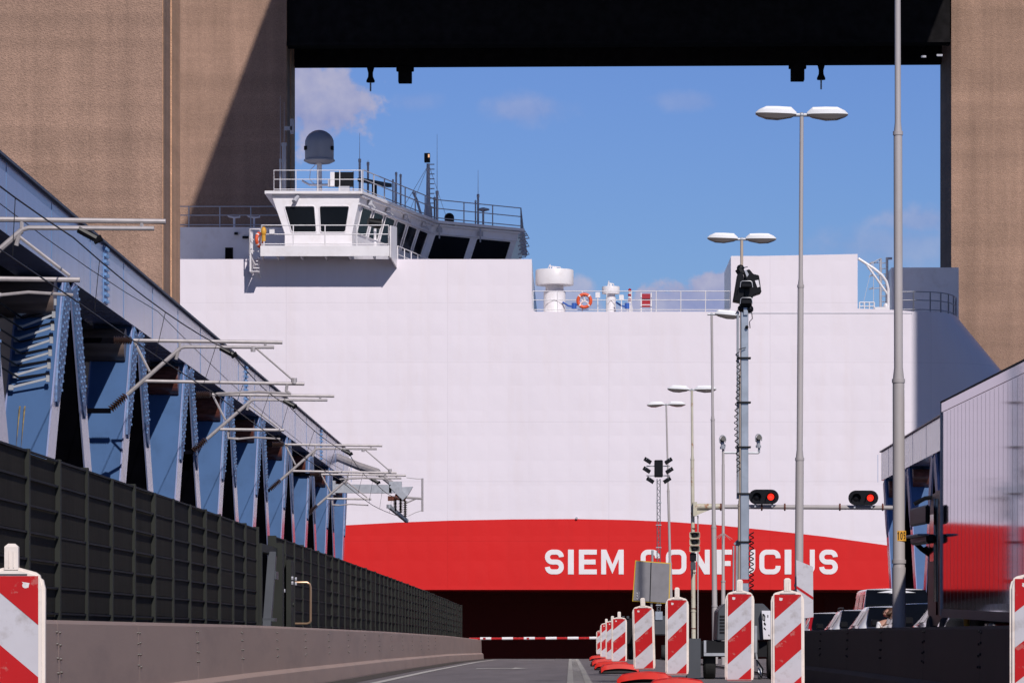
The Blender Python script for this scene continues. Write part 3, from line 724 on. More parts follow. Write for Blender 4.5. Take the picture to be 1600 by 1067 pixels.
# accommodation block behind, in shadow
d2 = 212
a = P(200,355,d2); b_ = P(446,410,d2)
acc = ship.part('accommodation_block', MB().box((-60,d2,zup-.05),(b_.x+1.5,231,a.z)), m_shipw, smooth=False)
mb = MB(); railing(mb, [Vector((-45,d2+.1,a.z)), Vector((b_.x+1.5,d2+.1,a.z))], h=1.15, sp=1.7, r=.03); ship.part('block_railing', mb, m_shipg)
mb = MB(); p = P(358,387,d2); q = P(358,406,d2); mb.box((p.x-.22,d2-.02,q.z),(p.x+.22,d2-.01,p.z)); ship.part('door_opening', mb, m_glassd, parent=acc)
mb = MB()
for px_ in (366,397):
    p = P(px_,340,d2+.5); mb.cyl((p.x,p.y,a.z),(p.x,p.y,p.z),.06,n=8); mb.tube([p, p+Vector((-.3,0,.05)), p+Vector((-.35,0,.12))],.05); mb.tube([p, p+Vector((.3,0,.02)), p+Vector((.3,0,.15))],.05)
ship.part('deck_lamp', mb, m_shipw)
mb = MB(); p = P(369,365,d2-.15); mb.box((p.x-.1,p.y-.1,p.z-.06),(p.x+.1,p.y+.1,p.z+.06)); p = P(386,371,d2-.15); mb.box((p.x-.25,p.y-.1,p.z-.06),(p.x+.25,p.y+.15,p.z+.06)); ship.part('bulkhead_lamp', mb, m_plast, parent=acc)

# ---------------- open deck between the blocks
dz = zdk
mb = MB(); railing(mb, [Vector((S(831,0).x+.05,SY+.15,dz-.02)), Vector((S(1141,0).x,SY+.15,dz-.02))], h=1.1, sp=1.33, r=.022); ship.part('deck_railing', mb, m_shipw)
def vent(pxc, r_cap, y0, y1, rn, d=202):
    c = P(pxc, 0, d); s_ = 6000/d; rc, rn_ = r_cap/s_, rn/s_; za, zb_ = P(0,y0,d).z, P(0,y1,d).z
    mb = MB().lathe((c.x,d,0), [(rn_*1.02,dz-.03),(rn_*1.02,dz+.1),(rn_*.98,dz+.15),(rn_*.98,zb_-.55*rn_),(rn_*.8,zb_-.3*rn_),(rn_*.8,zb_+.1)], 32)
    for a in (40,140): mb.tube([(c.x-rn_*.8,d-rn_*.7,dz+.5),(c.x,d-rn_*1.03,dz+.75),(c.x+rn_*.8,d-rn_*.7,dz+.5)],.025)
    n_ = ship.part('vent_trunk', mb, m_shipw)
    mb = MB().lathe((c.x,d,0), [(rn_*.8,zb_+.02),(rc,zb_+.04),(rc*1.01,zb_+.08),(rc*1.01,za-.05),(rc*.98,za),(rc*.3,za+.03),(.02,za+.04)], 36)
    mb.tube([(c.x-rc*.35,d,za),(c.x-rc*.3,d,za+.2),(c.x+rc*.3,d,za+.14),(c.x+rc*.35,d,za)],.03); mb.box((c.x-.12*rc,d-.1,za),(c.x+.12*rc,d+.1,za+.18)); mb.cyl((c.x-rc*.2,d,za),(c.x-rc*.25,d,za+.3),.03,n=6)
    ship.part('vent_cap', mb, m_shipw, parent=n_)
vent(866.5,29.5,422,447,17.5); vent(954.5,13.6,448,460.5,8.0)
m_valve = mat('blue_valve', (.03,.10,.4), .4)
for px_, py_ in ((888,478),(971,478)):
    p = P(px_,py_,201.5); mb = MB(); mb.tube([p+Vector((-.3,0,.2)),p,p+Vector((.3,0,-.05)),p+Vector((.5,0,.1))],.05); mb.cyl(p+Vector((.3,0,-.15)),p+Vector((.3,0,.15)),.13,n=10); ship.part('valve', mb, m_valve)
mb = MB()
for px_, py_ in ((934,461),(971,465)):
    p = P(px_,py_,201); mb.box((p.x-.12,p.y-.05,p.z-.14),(p.x+.12,p.y+.05,p.z+.14)); mb.cyl((p.x,p.y,dz),(p.x,p.y,p.z-.14),.03,n=6)
ship.part('junction_box', mb, m_shipw)
mb = MB(); p = P(984,470,201.5); mb.cyl((p.x,p.y,dz),(p.x,p.y,p.z+.5),.06,n=8); mb.tube([(p.x-.15,p.y,dz),(p.x-.06,p.y,dz+.9)],.02); mb.tube([(p.x+.15,p.y,dz),(p.x+.06,p.y,dz+.9)],.02); sm = ship.part('light_post', mb, m_shipw)
mb = MB(); mb.cyl((p.x,p.y,p.z+.25),(p.x,p.y,p.z+.35),.1,n=10); mb.cyl((p.x,p.y,p.z),(p.x,p.y,p.z+.1),.09,n=10); mb.lathe((p.x,p.y,p.z+.5),[(.05,-.05),(.1,0),(.08,.1),(.02,.15)],10); ship.part('lamp_band', mb, m_tail, parent=sm)
a = P(1003,459,200.6); b_ = P(1016,480,200.6); mb = MB().box((a.x,a.y,b_.z),(b_.x,a.y+.25,a.z)); hb = ship.part('fire_hose_box', mb, m_carr, bevel=.02)
mb = MB(); 
for x in (a.x-.07,b_.x+.02): mb.box((x,a.y-.05,dz),(x+.06,a.y+.3,a.z+.05))
mb.box((a.x-.05,a.y-.02,a.z-.3-.3),(b_.x+.05,a.y-.005,a.z-.56)); ship.part('box_frame', mb, m_shipw, parent=hb)
# bow deck: grey housing, railing, ladder cage, davit
a = P(1393,418,206); b_ = P(1498,487,206)
ship.part('bow_housing', MB().box((a.x,206,dz-.02),(b_.x,210,a.z)), m_shipw, smooth=False)
mb = MB(); bp = [Vector((x,y,dz)) for x,y in bow(dz)][:15]; railing(mb, [Vector((S(1404,0).x,SY+.2,dz))]+[p+Vector((-.08,.08,0)) for p in bp[::2]], h=1.05, sp=1.6, r=.03); ship.part('bow_railing', mb, m_shipg)
mb = MB(); railing(mb, [S(1343,485,SY+.2), S(1366,485,SY+.2)], h=.42, rails=2, sp=.3, r=.03, fr=(1,.5)); mb.box((S(1367,0).x,SY+.1,dz),(S(1390,0).x,SY+.7,dz+.25)); mb.sphere(S(1385,478,SY+.4),.16); ship.part('mooring_rail', mb, m_shipw)
mb = MB(); mb.tube([S(1341,404,SY+.3),S(1352,411,SY+.3),S(1366,420,SY+.3),S(1378,430,SY+.3),S(1385,440,SY+.3),S(1388,452,SY+.3),S(1388,484,SY+.3)],.075,8)
mb.tube([S(1353,412,SY+.3),S(1368,433,SY+.3),S(1387,460,SY+.3)],.055,8); ship.part('davit', mb, m_shipw)
mb = MB(); 
for px_ in (1376,1386): mb.cyl(P(px_,487,204),P(px_,404,204),.07,n=6)
for k in range(9): mb.cyl(P(1376,480-k*8.6,204),P(1386,480-k*8.6,204),.025,n=5)
for py_ in (410,430,450): mb.tube([P(1376,py_,204),P(1364,py_+1,203.4),P(1358,py_+2,203.8),P(1364,py_-1,204.6)],.025,5)
mb.tube([P(1376,404,204),P(1372,406,203.4),P(1361,412,203.4),P(1356,420,203.6)],.03,5); mb.tube([P(1364,410,203.4),P(1348,478,203.4)],.015,4); mb.tube([P(1365,410,203.4),P(1365,487,203.4)],.02,4); mb.bar(P(1384,404,204),P(1394,404,204),.1,.12)
ship.part('ladder_cage', mb, m_shipg)

# life buoys hang on the rails: things of their own
def buoy(p, r, label, tilt=0):
    t = Thing('lifebuoy', label, 'lifebuoy', p, 'lifebuoys on the ship')
    mb = MB(); mb.tube([p+Vector((math.cos(a)*r, 0, math.sin(a)*r)) for a in [2*math.pi*k/28 for k in range(28)]], r*.27, 10, closed=True); t.part('ring', mb, m_orange)
    for k in range(4):
        mb = MB(); a0 = R(45+90*k); mb.tube([p+Vector((math.cos(a0+x)*r,0,math.sin(a0+x)*r)) for x in (-.1,0,.1)], r*.29, 10); t.part('reflective_band', mb, m_letter)
    mb = MB()
    for k in range(3): a0 = R(90+120*k); mb.cyl(p+Vector((0,.05,0)), p+Vector((math.cos(a0)*r*.9,.05,math.sin(a0)*r*.9)), .04, n=6)
    t.part('holder', mb, m_shipw)
    if tilt: t.o.rotation_euler = (0,0,tilt)
buoy(S(913,470,SY+.0), .335, 'orange ring lifebuoy on the open deck railing between the two white vents')
buoy(S(405,375,SY-1.3), .33, 'orange lifebuoy seen nearly edge on at the left end of the bridge wing', R(70))
m_ruststain = mat('rust_run_stain', (.20,.15,.07), .9, var=.4, scale=8)
# ================================================================ LEFT TRUSS, FENCE, BARRIERS
def zxy(X, y, z): return Vector((X, y, z))
ZB, ZC0, ZC1 = 0.0, 7.52, 8.72          # bottom node, underside and top of the top chord
def beam_at(mb, y0, z0, y1, z1, xa, xb, t):        # inclined box member in the truss plane
    a = Vector((0, y0, z0)); b = Vector((0, y1, z1)); d = (b-a).normalized(); n = Vector((0, -d.z, d.y))*t/2
    ps = [a+n, a-n, b-n, b+n]
    mb.add([(xa,p.y,p.z) for p in ps]+[(xb,p.y,p.z) for p in ps], [(0,1,2,3),(7,6,5,4),(0,4,5,1),(1,5,6,2),(2,6,7,3),(3,7,4,0)])
m_shadeblk = mat('member_shade_black', (.003, .003, .005), .9, var=.3, spec=.0)  # near-black colour standing for shade on the downward faces of solid members
def truss(label, face, width, nodes, sgn, group, deep=True, boltn=5):
    """one truss; face = X of the side turned to the road, sgn = +1 when that side faces +x"""
    xa, xb = (face-width, face) if sgn > 0 else (face, face+width)
    y0, y1 = nodes[0]-5.6, nodes[-1]+1.0
    t = Thing('bridge_truss', label, 'bridge truss', (face, y0, 0), group)
    mb = MB().box((xa,y0,ZC0),(xb,y1,ZC1)); ch = t.part('top_chord', mb, m_bluec, smooth=False)
    mb = MB().box((xa-.07,y0,ZC1),(xb+.07,y1+.05,ZC1+.05)); t.part('top_flange', mb, m_bluedk, parent=ch, smooth=False)
    mb = MB().box((xa,y0,-.9),(xb,y1,.05)); t.part('bottom_chord', mb, m_bluec, smooth=False)
    for i, y in enumerate(nodes):
        for s_ in (-1, 1):
            if i == len(nodes)-1 and s_ > 0: continue
            mb = MB(); k = .42
            beam_at(mb, y+s_*k, ZC0+.02, y+s_*(5.6-.25), .05, xa+.05, xb-.05, .78)
            dg = t.part('diagonal', mb, m_shadeblk if s_ > 0 else m_blue, smooth=False)
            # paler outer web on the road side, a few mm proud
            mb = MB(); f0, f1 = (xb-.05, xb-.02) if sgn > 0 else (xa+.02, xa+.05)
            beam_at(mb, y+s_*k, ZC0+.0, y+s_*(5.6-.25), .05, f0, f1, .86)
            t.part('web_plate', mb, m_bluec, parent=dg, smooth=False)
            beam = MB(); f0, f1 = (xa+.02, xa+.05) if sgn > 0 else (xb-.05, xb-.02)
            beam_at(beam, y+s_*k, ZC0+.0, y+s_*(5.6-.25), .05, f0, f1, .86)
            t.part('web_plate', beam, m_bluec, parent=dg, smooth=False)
            # bolted gusset along the top of the diagonal
            mb = MB(); o_ = face+sgn*.0; fy = lambda q: y+s_*(k+(5.35-k)*q); fz = lambda q: ZC0+.02-(ZC0-.05)*q
            xo = (face-.02, face+.012) if sgn > 0 else (face-.012, face+.02)
            gp = []
            for q, w_ in ((.0,.36),(.14,.38),(.24,.34),(.30,.22),(.33,.08)): gp.append((q, w_))
            ring = [(fy(q)+w_*.95, min(fz(q)+w_*.55*s_, ZC0-.012)) for q, w_ in gp] + [(fy(q)-w_*.95, min(fz(q)-w_*.55*s_, ZC0-.012)) for q, w_ in reversed(gp)]
            mb.prism([(xo[0], yy_, zz_) for yy_, zz_ in ring], (xo[1]-xo[0],0,0))
            if y < 125:
                nb = 11
                for r_ in range(nb):
                    for c in (-.28,-.12,.12,.28):
                        q = .035+.26*r_/nb; cy_ = fy(q)+c*.8+s_*0; cz_ = fz(q)+c*.55*s_
                        if cz_ > ZC0-.06: continue
                        mb.box((face+sgn*.01, cy_-.022, cz_-.022), (face+sgn*.04, cy_+.022, cz_+.022))
            t.part('gusset_plate', mb, m_gus, smooth=False)
        # splice cover with bolt rows on the chord
        if i % 3 == 1 or deep is None:
            mb = MB(); ys = y-6.0
            mb.box((face-sgn*.01, ys-.32, ZC0+.02), (face+sgn*.014, ys+.32, ZC1-.02))
            for r_ in range(9):
                for c in (-.22,-.08,.08,.22): z = ZC0+.08+r_*.13; mb.box((face+sgn*.01, ys+c-.035, z-.03),(face+sgn*.06, ys+c+.035, z+.03))
            mb.box((xa, ys-.3, ZC1+.05), (xb, ys+.3, ZC1+.1)); t.part('splice_plate', mb, m_bluel, smooth=False, parent=ch)
        if deep:
            mb = MB(); f = 1 if sgn > 0 else -1
            X0, X1 = (xa-.01, xa-5.4) if sgn > 0 else (xb+.01, xb+5.4)
            mb.cyl((face-f*.12, y-1.35, ZC0-.46),(X1, y-1.35, ZC0-.46), .36, n=24); t.part('cross_strut', mb, m_tuberefl if y > 90 else m_strut)
        # thin vertical panel seam
        for q in (-2.8, 2.8):
            mb = MB().box((face-sgn*.01,y+q-.02,ZC0+.01),(face+sgn*.006,y+q+.02,ZC1-.01)); t.part('chord_seam', mb, m_bluel, smooth=False, parent=ch)
    return t
m_gus = mat('gusset_blue_paint', (.10, .18, .34), .5, var=.3, scale=14)
m_strut = mat('grey_brown_strut_paint', (.13, .095, .085), .35, var=.35, scale=3, stretch=(.4,1,3))
nodesL = [72.4+11.2*k for k in range(-3, 9)]
GT = 'steel trusses carrying the railway and the road'
truss('weathered blue steel truss along the railway, running in from the left edge', -9.4, .9, nodesL, 1, GT)
truss('second dark blue railway truss, hidden in the gloom behind the nearer left truss', -16.3, .9, nodesL, 1, GT, deep=False)
nodesR = [162-11.2*k for k in range(6, -1, -1)]
truss('short grey-blue steel truss beyond the truck on the right', 13.2, .9, nodesR, -1, GT)
# railway bed with rails, lateral plating between the two trusses
mb = MB()
for a in range(36, 164, 8): mb.box((-15.2,a,zr(a)+.02),(-10.4,min(a+8,164),zr(a)+.3))
struct(mb.build('railway_bed', m_bdark, smooth=False))
t = Thing('lateral_bracing', 'dark plated bracing over the railway between the two left trusses', 'bracing', (-12.9,100,8))
for y in nodesL[:-1]:
    t.part('panel', MB().box((-15.38,y-5.5,8.3),(-10.32,y+5.5,8.4)), m_bluedk, smooth=False)
    mb = MB(); mb.bar((-15.38,y-5.5,8.1),(-10.32,y+5.5,8.1),.25,.3); t.part('brace', mb, m_bluedk, smooth=False)
# added black screen behind the truss members, in place of deep shade
sc_ = Thing('shade_screen', 'added black screen standing for deep shade between the blue truss members', 'screen', (-10.9,36,0))
for k, y in enumerate(nodesL): sc_.part('shade_panel', MB().box((-10.95,y-5.58,.1),(-10.9,y+5.58,7.45)), m_plast, smooth=False)
# cable bracket on the nearest blue member
t = Thing('cable_rack', 'rack of grey cable arms on the nearest blue truss member, with rust runs below', 'cable rack', P(60,540,69.5))
for k in range(7):
    ya, yb_ = 467+21*k, 490+18.5*k
    a = P(90-1.6*k, ya, 70.2); a.y = 71.4-(7.54-a.z)*.656-.16; a.x = -9.52
    b_ = Vector((-10.2+.05*(k % 2), a.y-.03, a.z-.26+.015*k))
    mb = MB().bar(a, b_, .035, .04); mb.box((a.x-.02,a.y-.03,a.z-.06),(a.x+.04,a.y+.05,a.z+.06)); mb.box((b_.x-.02,b_.y-.03,b_.z-.04),(b_.x+.07,b_.y+.05,b_.z+.05)); t.part('arm', mb, m_galv)
    if k < 6:
        mb = MB(); mb.tube([a+Vector((.02,.0,-.14)), b_+Vector((.1,-.02,-.04)), Vector((-11.2, a.y-4, a.z+.5)), Vector((-12.0,54,a.z+1.0))], .02, 5); t.part('cable', mb, m_plast)
mb = MB(); a = Vector((-9.95,0,4.9)); y_ = 71.4-(7.54-4.5)*.656-.05
for dx in (-.06,.03): mb.prism([(a.x+dx,71.42-(7.54-5.0)*.656-.012,5.0),(a.x+dx+.03,71.42-(7.54-5.0)*.656-.012,5.0),(a.x+dx+.02,71.42-(7.54-4.2)*.656-.012,4.2)],(0,.008,0))
t.part('rust_run', mb, m_ruststain, smooth=False)
# ---------------- catenary cantilevers
def insul(mb, a, b_, n=8):
    a, b_ = Vector(a), Vector(b_); 
    for k in range(n):
        p = a+(b_-a)*(k+.5)/n; d = (b_-a).normalized()*.018; mb.cyl(p-d, p+d, .095, .05, n=10)
    mb.cyl(a, b_, .035, n=6)
def cantilever(d, kind, label, zt=6.9, x_end=-5.9, sh=0):
    t = Thing('overhead_wire_cantilever', label, 'wire cantilever', (-9.4,d,6), 'cantilevers holding the overhead railway wires')
    f = lambda X, z: Vector((X+sh, d, z+zt-6.9))
    mb = MB(); mb.box((-10.3,d-.05,zt-.06),(-9.34,d+.05,zt+.04)); t.part('bracket', mb, m_shadeblk, smooth=False)
    mb = MB(); mb.box((-10.3,d-.05,zt-1.5),(-9.42,d+.05,zt-1.4)); t.part('bracket', mb, m_shadeblk, smooth=False)
    mb = MB(); mb.tube([f(-8.95,6.89), f(x_end,6.85)], .038, 8); mb.tube([f(-8.08,6.5),f(-8.02,6.72),f(-7.9,6.76),f(x_end-.17,6.75)], .035, 8)
    mb.cyl(f(-8.0,6.75),f(-8.0,6.88),.03,n=6); mb.cyl(f(x_end-.35,6.75),f(x_end-.35,6.86),.03,n=6); t.part('top_tube', mb, m_cant)
    mb = MB(); mb.tube([f(-8.0,6.72), f(-9.08,5.78)], .044, 8); t.part('brace_tube', mb, m_cant)
    mb = MB(); insul(mb, f(-9.35,6.89), f(-8.98,6.89)); t.part('insulator', mb, m_insul)
    mb = MB(); insul(mb, f(-9.42,5.48), f(-9.1,5.77)); t.part('insulator', mb, m_insul)
    mb = MB(); mb.tube([f(-8.93,6.86), f(-8.62,6.25)], .028, 6); t.part('strut', mb, m_cant)
    if kind == 'A':
        mb = MB(); mb.tube([f(-8.75,6.06), f(-5.45,6.0)], .035, 8); t.part('registration_tube', mb, m_cant)
        mb = MB(); mb.tube([f(-6.45,6.74), f(-5.65,6.05)], .022, 6); mb.cyl(f(-6.5,6.66),f(-6.5,6.76),.05,n=8); mb.cyl(f(-5.66,6.0),f(-5.66,6.12),.06,n=8); t.part('link_rod', mb, m_cant)
        mb = MB(); mb.tube([f(-5.8,6.0),f(-5.82,5.86),f(-5.75,5.8)], .035, 6); mb.tube([f(-5.72,5.8),f(-6.4,5.84),f(-7.25,5.80)], .026, 6); t.part('steady_arm', mb, m_cant)
    else:
        mb = MB(); mb.tube([f(-8.75,6.02), f(-7.15,6.0)], .038, 8); t.part('registration_tube', mb, m_cant)
        mb = MB(); mb.tube([f(-8.1,6.68), f(-7.3,6.06)], .026, 6); t.part('link_rod', mb, m_cant)
        mb = MB(); mb.tube([f(-8.55,5.95),f(-8.55,5.8),f(-8.3,5.78)], .035, 6); mb.tube([f(-8.4,5.77),f(-7.9,5.82),f(-7.25,5.78)], .024, 6); t.part('steady_arm', mb, m_cant)
    mb = MB(); p = f(-7.05,6.68); mb.cyl(p+Vector((-.12,0,.06)), p+Vector((.14,0,-.08)), .055, n=8); mb.cyl(p+Vector((.1,0,-.12)), p+Vector((.22,0,-.06)), .05, n=6); t.part('clamp', mb, m_plast)
cans = [(56,'B','nearest grey wire cantilever at the left edge, its double tube reaching across the brown tower'),
        (78.7,'A','second grey wire cantilever, with brown insulators, crossing the end of the tower and hull'),
        (96,'B','third wire cantilever from the left edge, with a short registration tube'),
        (120.5,'A','fourth wire cantilever, standing clear against the white hull above the red band'),
        (138,'B','fifth and farthest wire cantilever, just before the wire end fitting')]
for i, (d, k, lb) in enumerate(cans): cantilever(d, k, lb, zt=6.9 if i < 4 else 6.72)
def wire(name, label, pts, r, drop=None):
    t = Thing(name, label, 'wire', pts[0]); mb = MB().tube(pts, r, 5); t.part('wire', mb, m_plast)
    return t
def sagline(ps, sag, n=8):
    o = []
    for a, b_ in zip(ps, ps[1:]):
        for k in range(n): 
            q = k/n; p = a+(b_-a)*q; p = p.copy(); p.z -= sag*4*q*(1-q); o.append(p)
    return o+[ps[-1]]
mp_ = [Vector((-7.3,33,6.7)), Vector((-7.25,56,6.62)), Vector((-6.95,78.7,6.66)), Vector((-7.05,96,6.62)), Vector((-6.95,120.5,6.62)), Vector((-7.0,138,6.4)), Vector((-6.6,150,6.3))]
ms = sagline(mp_, .14); tw = wire('messenger_wire', 'thin black upper wire strung along the cantilever clamps', ms, .012)
cp = [Vector((-7.3,33,5.8)), Vector((-7.3,56,5.76)), Vector((-7.25,78.7,5.78)), Vector((-7.3,96,5.76)), Vector((-7.2,120.5,5.76)), Vector((-7.1,138,5.6)), Vector((-6.7,150,5.6))]
cs_ = sagline(cp, .03); wire('contact_wire', 'lower black contact wire running below the cantilevers', cs_, .012)
for k in range(3, len(ms)-1, 3):
    if abs(ms[k].y - 56) < 1: continue
    mb = MB().cyl(ms[k], cs_[k], .007, n=4); tw.part('dropper', mb, m_plast)
wire('feeder_wire', 'slim black feeder wire high along the side of the blue top chord', sagline([Vector((-8.4,33,7.5)), Vector((-8.6,80,7.6)), Vector((-8.9,150,7.4))],.3), .008)
# end fitting: beam with hanging switch
t = Thing('wire_end_fitting', 'grey beam with hanging black insulators and slanting rail at the end of the overhead wires', 'wire end fitting', (-9.3,152,6.5))
D = 152
mb = MB(); a = P(522,763,D); b_ = P(612,764,D); mb.bar(a, b_, .3, .34); mb.box((a.x-.1,D-.3,a.z-.25),(a.x+.05,D+.3,a.z+.3)); t.part('beam', mb, m_galv, smooth=False)
mb = MB(); mb.tube([P(498,702,D+4), P(560,728,D+2), P(590,738,D+1)], .16, 10); mb.tube([P(590,738,D+1), P(618,760,D)], .11, 8); t.part('stay_tube', mb, m_cant)
mb = MB(); p = P(616,770,D); mb.bar(P(612,757,D), P(633,778,D), .35, .25); mb.prism([P(622,761,D),P(645,760,D),P(640,769,D),P(634,778,D)],(0,.3,0)); mb.box((p.x-.2,D-.15,p.z),(p.x+.3,D+.15,p.z+.45)); t.part('bracket', mb, m_galv, smooth=False)
mb = MB(); mb.cyl(P(617,776,D), P(634,778,D), .12, n=8); mb.box(tuple(P(606,781,D)-Vector((0,.05,.03))), tuple(P(618,776,D)+Vector((0,.05,.03)))); t.part('clamp_bar', mb, m_rust)
for px_, y0_, y1_ in ((617.5,778,798),(626,780,801),(633,782,808)):
    mb = MB(); insul(mb, P(px_,y0_,D), P(px_,y1_,D), 9); t.part('insulator', mb, m_insul)
mb = MB(); mb.bar(P(608,791,D-.4), P(636,814,D+1.2), .12, .14); mb.cyl(P(608,788,D-.4), P(608,794,D-.4), .1, n=8); t.part('slanting_rail', mb, m_galv)
mb = MB(); mb.tube([P(634,777,D), P(661,779,D)], .05, 6); mb.tube([P(634,786,D), P(652,778,D)], .03, 6); mb.tube([P(660,747,D), P(660,799,D)], .045, 6); mb.tube([P(635,746,D), P(652,748,D), P(660,748,D)], .02, 4); mb.tube([P(638,806,D),P(648,801,D),P(660,797,D)], .02, 4); t.part('guard_bow', mb, m_cant)

# ---------------- noise wall of dark planks
GX = -4.72
def noise_wall(label, y0, y1, n, lift=0):
    t = Thing('noise_wall', label, 'noise wall', (GX, y0, 0), 'noise wall along the left barrier')
    st_ = (y1-y0)/n; H = 2.31+lift
    for k in range(n):
        a, b_ = y0+k*st_, y0+(k+1)*st_; za, zb_ = zr(a), zr(b_)
        mb = MB(); jit = random.uniform(-.012,.012)
        rows = 10; h = (H+.02)/rows
        for r_ in range(rows):
            e = random.uniform(-.004,.004)+jit
            z0, z1 = r_*h+.012, (r_+1)*h-.012
            mb.add([(GX-.1,a+.06,za+z0),(GX+e,a+.06,za+z0),(GX+e,b_-.06,zb_+z0),(GX-.1,b_-.06,zb_+z0),(GX-.1,a+.06,za+z1),(GX+e,a+.06,za+z1),(GX+e,b_-.06,zb_+z1),(GX-.1,b_-.06,zb_+z1)],
                   [(0,3,2,1),(4,5,6,7),(0,1,5,4),(1,2,6,5),(2,3,7,6),(3,0,4,7)])
        mb.add([(GX-.09,a,za),(GX-.04,a,za),(GX-.04,b_,zb_),(GX-.09,b_,zb_),(GX-.09,a,za+H),(GX-.04,a,za+H),(GX-.04,b_,zb_+H),(GX-.09,b_,zb_+H)],
               [(0,3,2,1),(4,5,6,7),(0,1,5,4),(1,2,6,5),(2,3,7,6),(3,0,4,7)])
        t.part('plank_panel', mb, m_fence if random.random() < .6 else m_fence2, smooth=False)
        mb = MB(); z = H+random.uniform(.02,.05); mb.box((GX-.1,a-.045,za-.1),(GX+.034,a+.045,za+z))
        t.part('post', mb, m_fpost, smooth=False)
        mb = MB()
        for r_ in range(1, rows+1):
            mb.add([(GX+.0,a+.05,za+r_*h-.014),(GX+.02,a+.05,za+r_*h-.014),(GX+.02,b_-.05,zb_+r_*h-.014),(GX+.0,b_-.05,zb_+r_*h-.014),(GX,a+.05,za+r_*h+.006),(GX+.02,a+.05,za+r_*h+.006),(GX+.02,b_-.05,zb_+r_*h+.006),(GX,b_-.05,zb_+r_*h+.006)],
                   [(0,3,2,1),(4,5,6,7),(0,1,5,4),(1,2,6,5),(2,3,7,6),(3,0,4,7)])
        t.part('rail', mb, m_black, smooth=False)  # black strips standing for the shadow lines between planks
    mb = MB().box((GX-.1,y1-.05,zr(y1)-.1),(GX+.05,y1+.05,zr(y1)+H+.05)); t.part('post', mb, m_fpost, smooth=False)
m_fence2 = mat('dark_recycled_planks_b', (.012, .011, .011), .75, var=.22, scale=3, dirt=(.024, .022, .018), damt=.5, dscale=1.5, stretch=(1,1,.25), bump=.25, bscale=30, spec=.12)
noise_wall('near length of dark plank noise wall behind the left barrier, up to the gate', 21.15, 57.6, 18)
noise_wall('far length of dark plank noise wall, from the gate to the ship', 61.2, 166, 50, -.02)
# gate frame in the gap
t = Thing('service_gate', 'dark green steel gate frame with a copper-coloured handle in the noise wall gap', 'gate', (GX,59,0))
zg = zr(59)
mb = MB(); mb.box((GX-.03,57.75,zg+2.0),(GX+.08,60.9,zg+2.12)); mb.box((GX-.03,57.75,zg),(GX+.08,57.9,zg+2.0)); mb.box((GX-.02,60.85,zg),(GX+.16,61.2,zg+2.2)); t.part('gate_frame', mb, m_fpost, smooth=False)
mb = MB(); mb.box((GX-.34,58.2,zg+.1),(GX-.3,60.7,zg+1.9)); t.part('gate_leaf', mb, m_plast, smooth=False)
mb = MB(); mb.bar((GX+.1,57.9,zg+.2),(GX+.12,59.3,zg+1.98),.12,.16); mb.box((GX-.02,58.4,zg+.95),(GX+.22,58.9,zg+1.0)); mb.box((GX+.1,59.0,zg+1.6),(GX+.2,59.5,zg+1.72)); t.part('leaning_bar', mb, m_grey, smooth=False)
mb = MB(); mb.box((GX+.06,63.0,zg+.2),(GX+.14,63.75,zg+1.98))
for z in (.62,1.25): mb.cyl((GX+.14,63.4,zg+z),(GX+.16,63.4,zg+z),.035,n=8)
t.part('lock_post', mb, m_fpost, smooth=False)
mb = MB(); ha, hb_ = P(457,910,64.5), P(457,974,64.5); X0 = GX+.12
mb.tube([(X0,64.2,ha.z),(X0+.20,64.2,ha.z),(X0+.245,64.2,ha.z-.03),(X0+.26,64.2,ha.z-.08),(X0+.26,64.2,hb_.z+.05),(X0+.245,64.2,hb_.z+.02),(X0+.20,64.2,hb_.z),(X0,64.2,hb_.z)], .02, 8)
t.part('handle', mb, mat('copper_handle', (.42,.28,.18), .35, metal=.6))
mb = MB(); 
for y, z in ((63.1,1.6),(63.1,1.68),(63.9,1.6),(63.9,1.68),(61.3,1.45)): mb.cyl((GX+.14,y,zg+z),(GX+.17,y,zg+z),.03,n=6)
t.part('bolt_head', mb, m_shipg)

# ---------------- steel barriers
def barrier(label, X, s_, y0, y1, m, foot, tz=.85, st=5.5):
    t = Thing('road_barrier', label, 'barrier', (X, y0, 0), 'steel barriers along the closed lanes')
    prof = [(-.26,-.05),(-.26,.40),(-.19,tz-.02),(-.17,tz),(0,tz),(.012,tz-.03),(.03,.265),(.09,.225),(.10,.215),(.125,.02),(.125,-.05)]
    y = y0
    while y < y1-.01:
        b_ = min(y+st, y1); mb = MB(); n_ = len(prof)
        va = [(X+s_*p, y+.006, zr(y)+z) for p, z in prof]; vb = [(X+s_*p, b_-.006, zr(b_)+z) for p, z in prof]
        mb.add(va+vb, [(i, (i+1)%n_, n_+(i+1)%n_, n_+i) for i in range(n_)] + [tuple(range(n_-1,-1,-1)), tuple(range(n_,2*n_))])
        nf = len(mb.f)
        if y < 110:
            for q in (-.09, .09):
                for z in (.76,.66,.55,.45): 
                    x = .012+.018*(.82-z)/.42; zz = zr(b_)+z+random.uniform(-.01,.01)
                    mb.cyl((X+s_*(x-.005), b_+q, zz), (X+s_*(x+.012), b_+q, zz), .014, .010, n=8)
        t.part('barrier_panel', mb, m, smooth=False, m2=(nf, m_rivet if m == m_barrier else m_black))
        y = b_
m_rivet = mat('rivet_shade_steel', (.06,.045,.04), .5, var=.3)  # rivets coloured dark to stand for their shading
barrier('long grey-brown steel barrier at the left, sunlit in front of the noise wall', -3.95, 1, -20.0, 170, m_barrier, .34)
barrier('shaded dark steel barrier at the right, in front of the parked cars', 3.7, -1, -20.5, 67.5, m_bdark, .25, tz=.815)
m_dkgalv = mat('dull_galvanised', (.13,.14,.16), .5, metal=.3, var=.2)
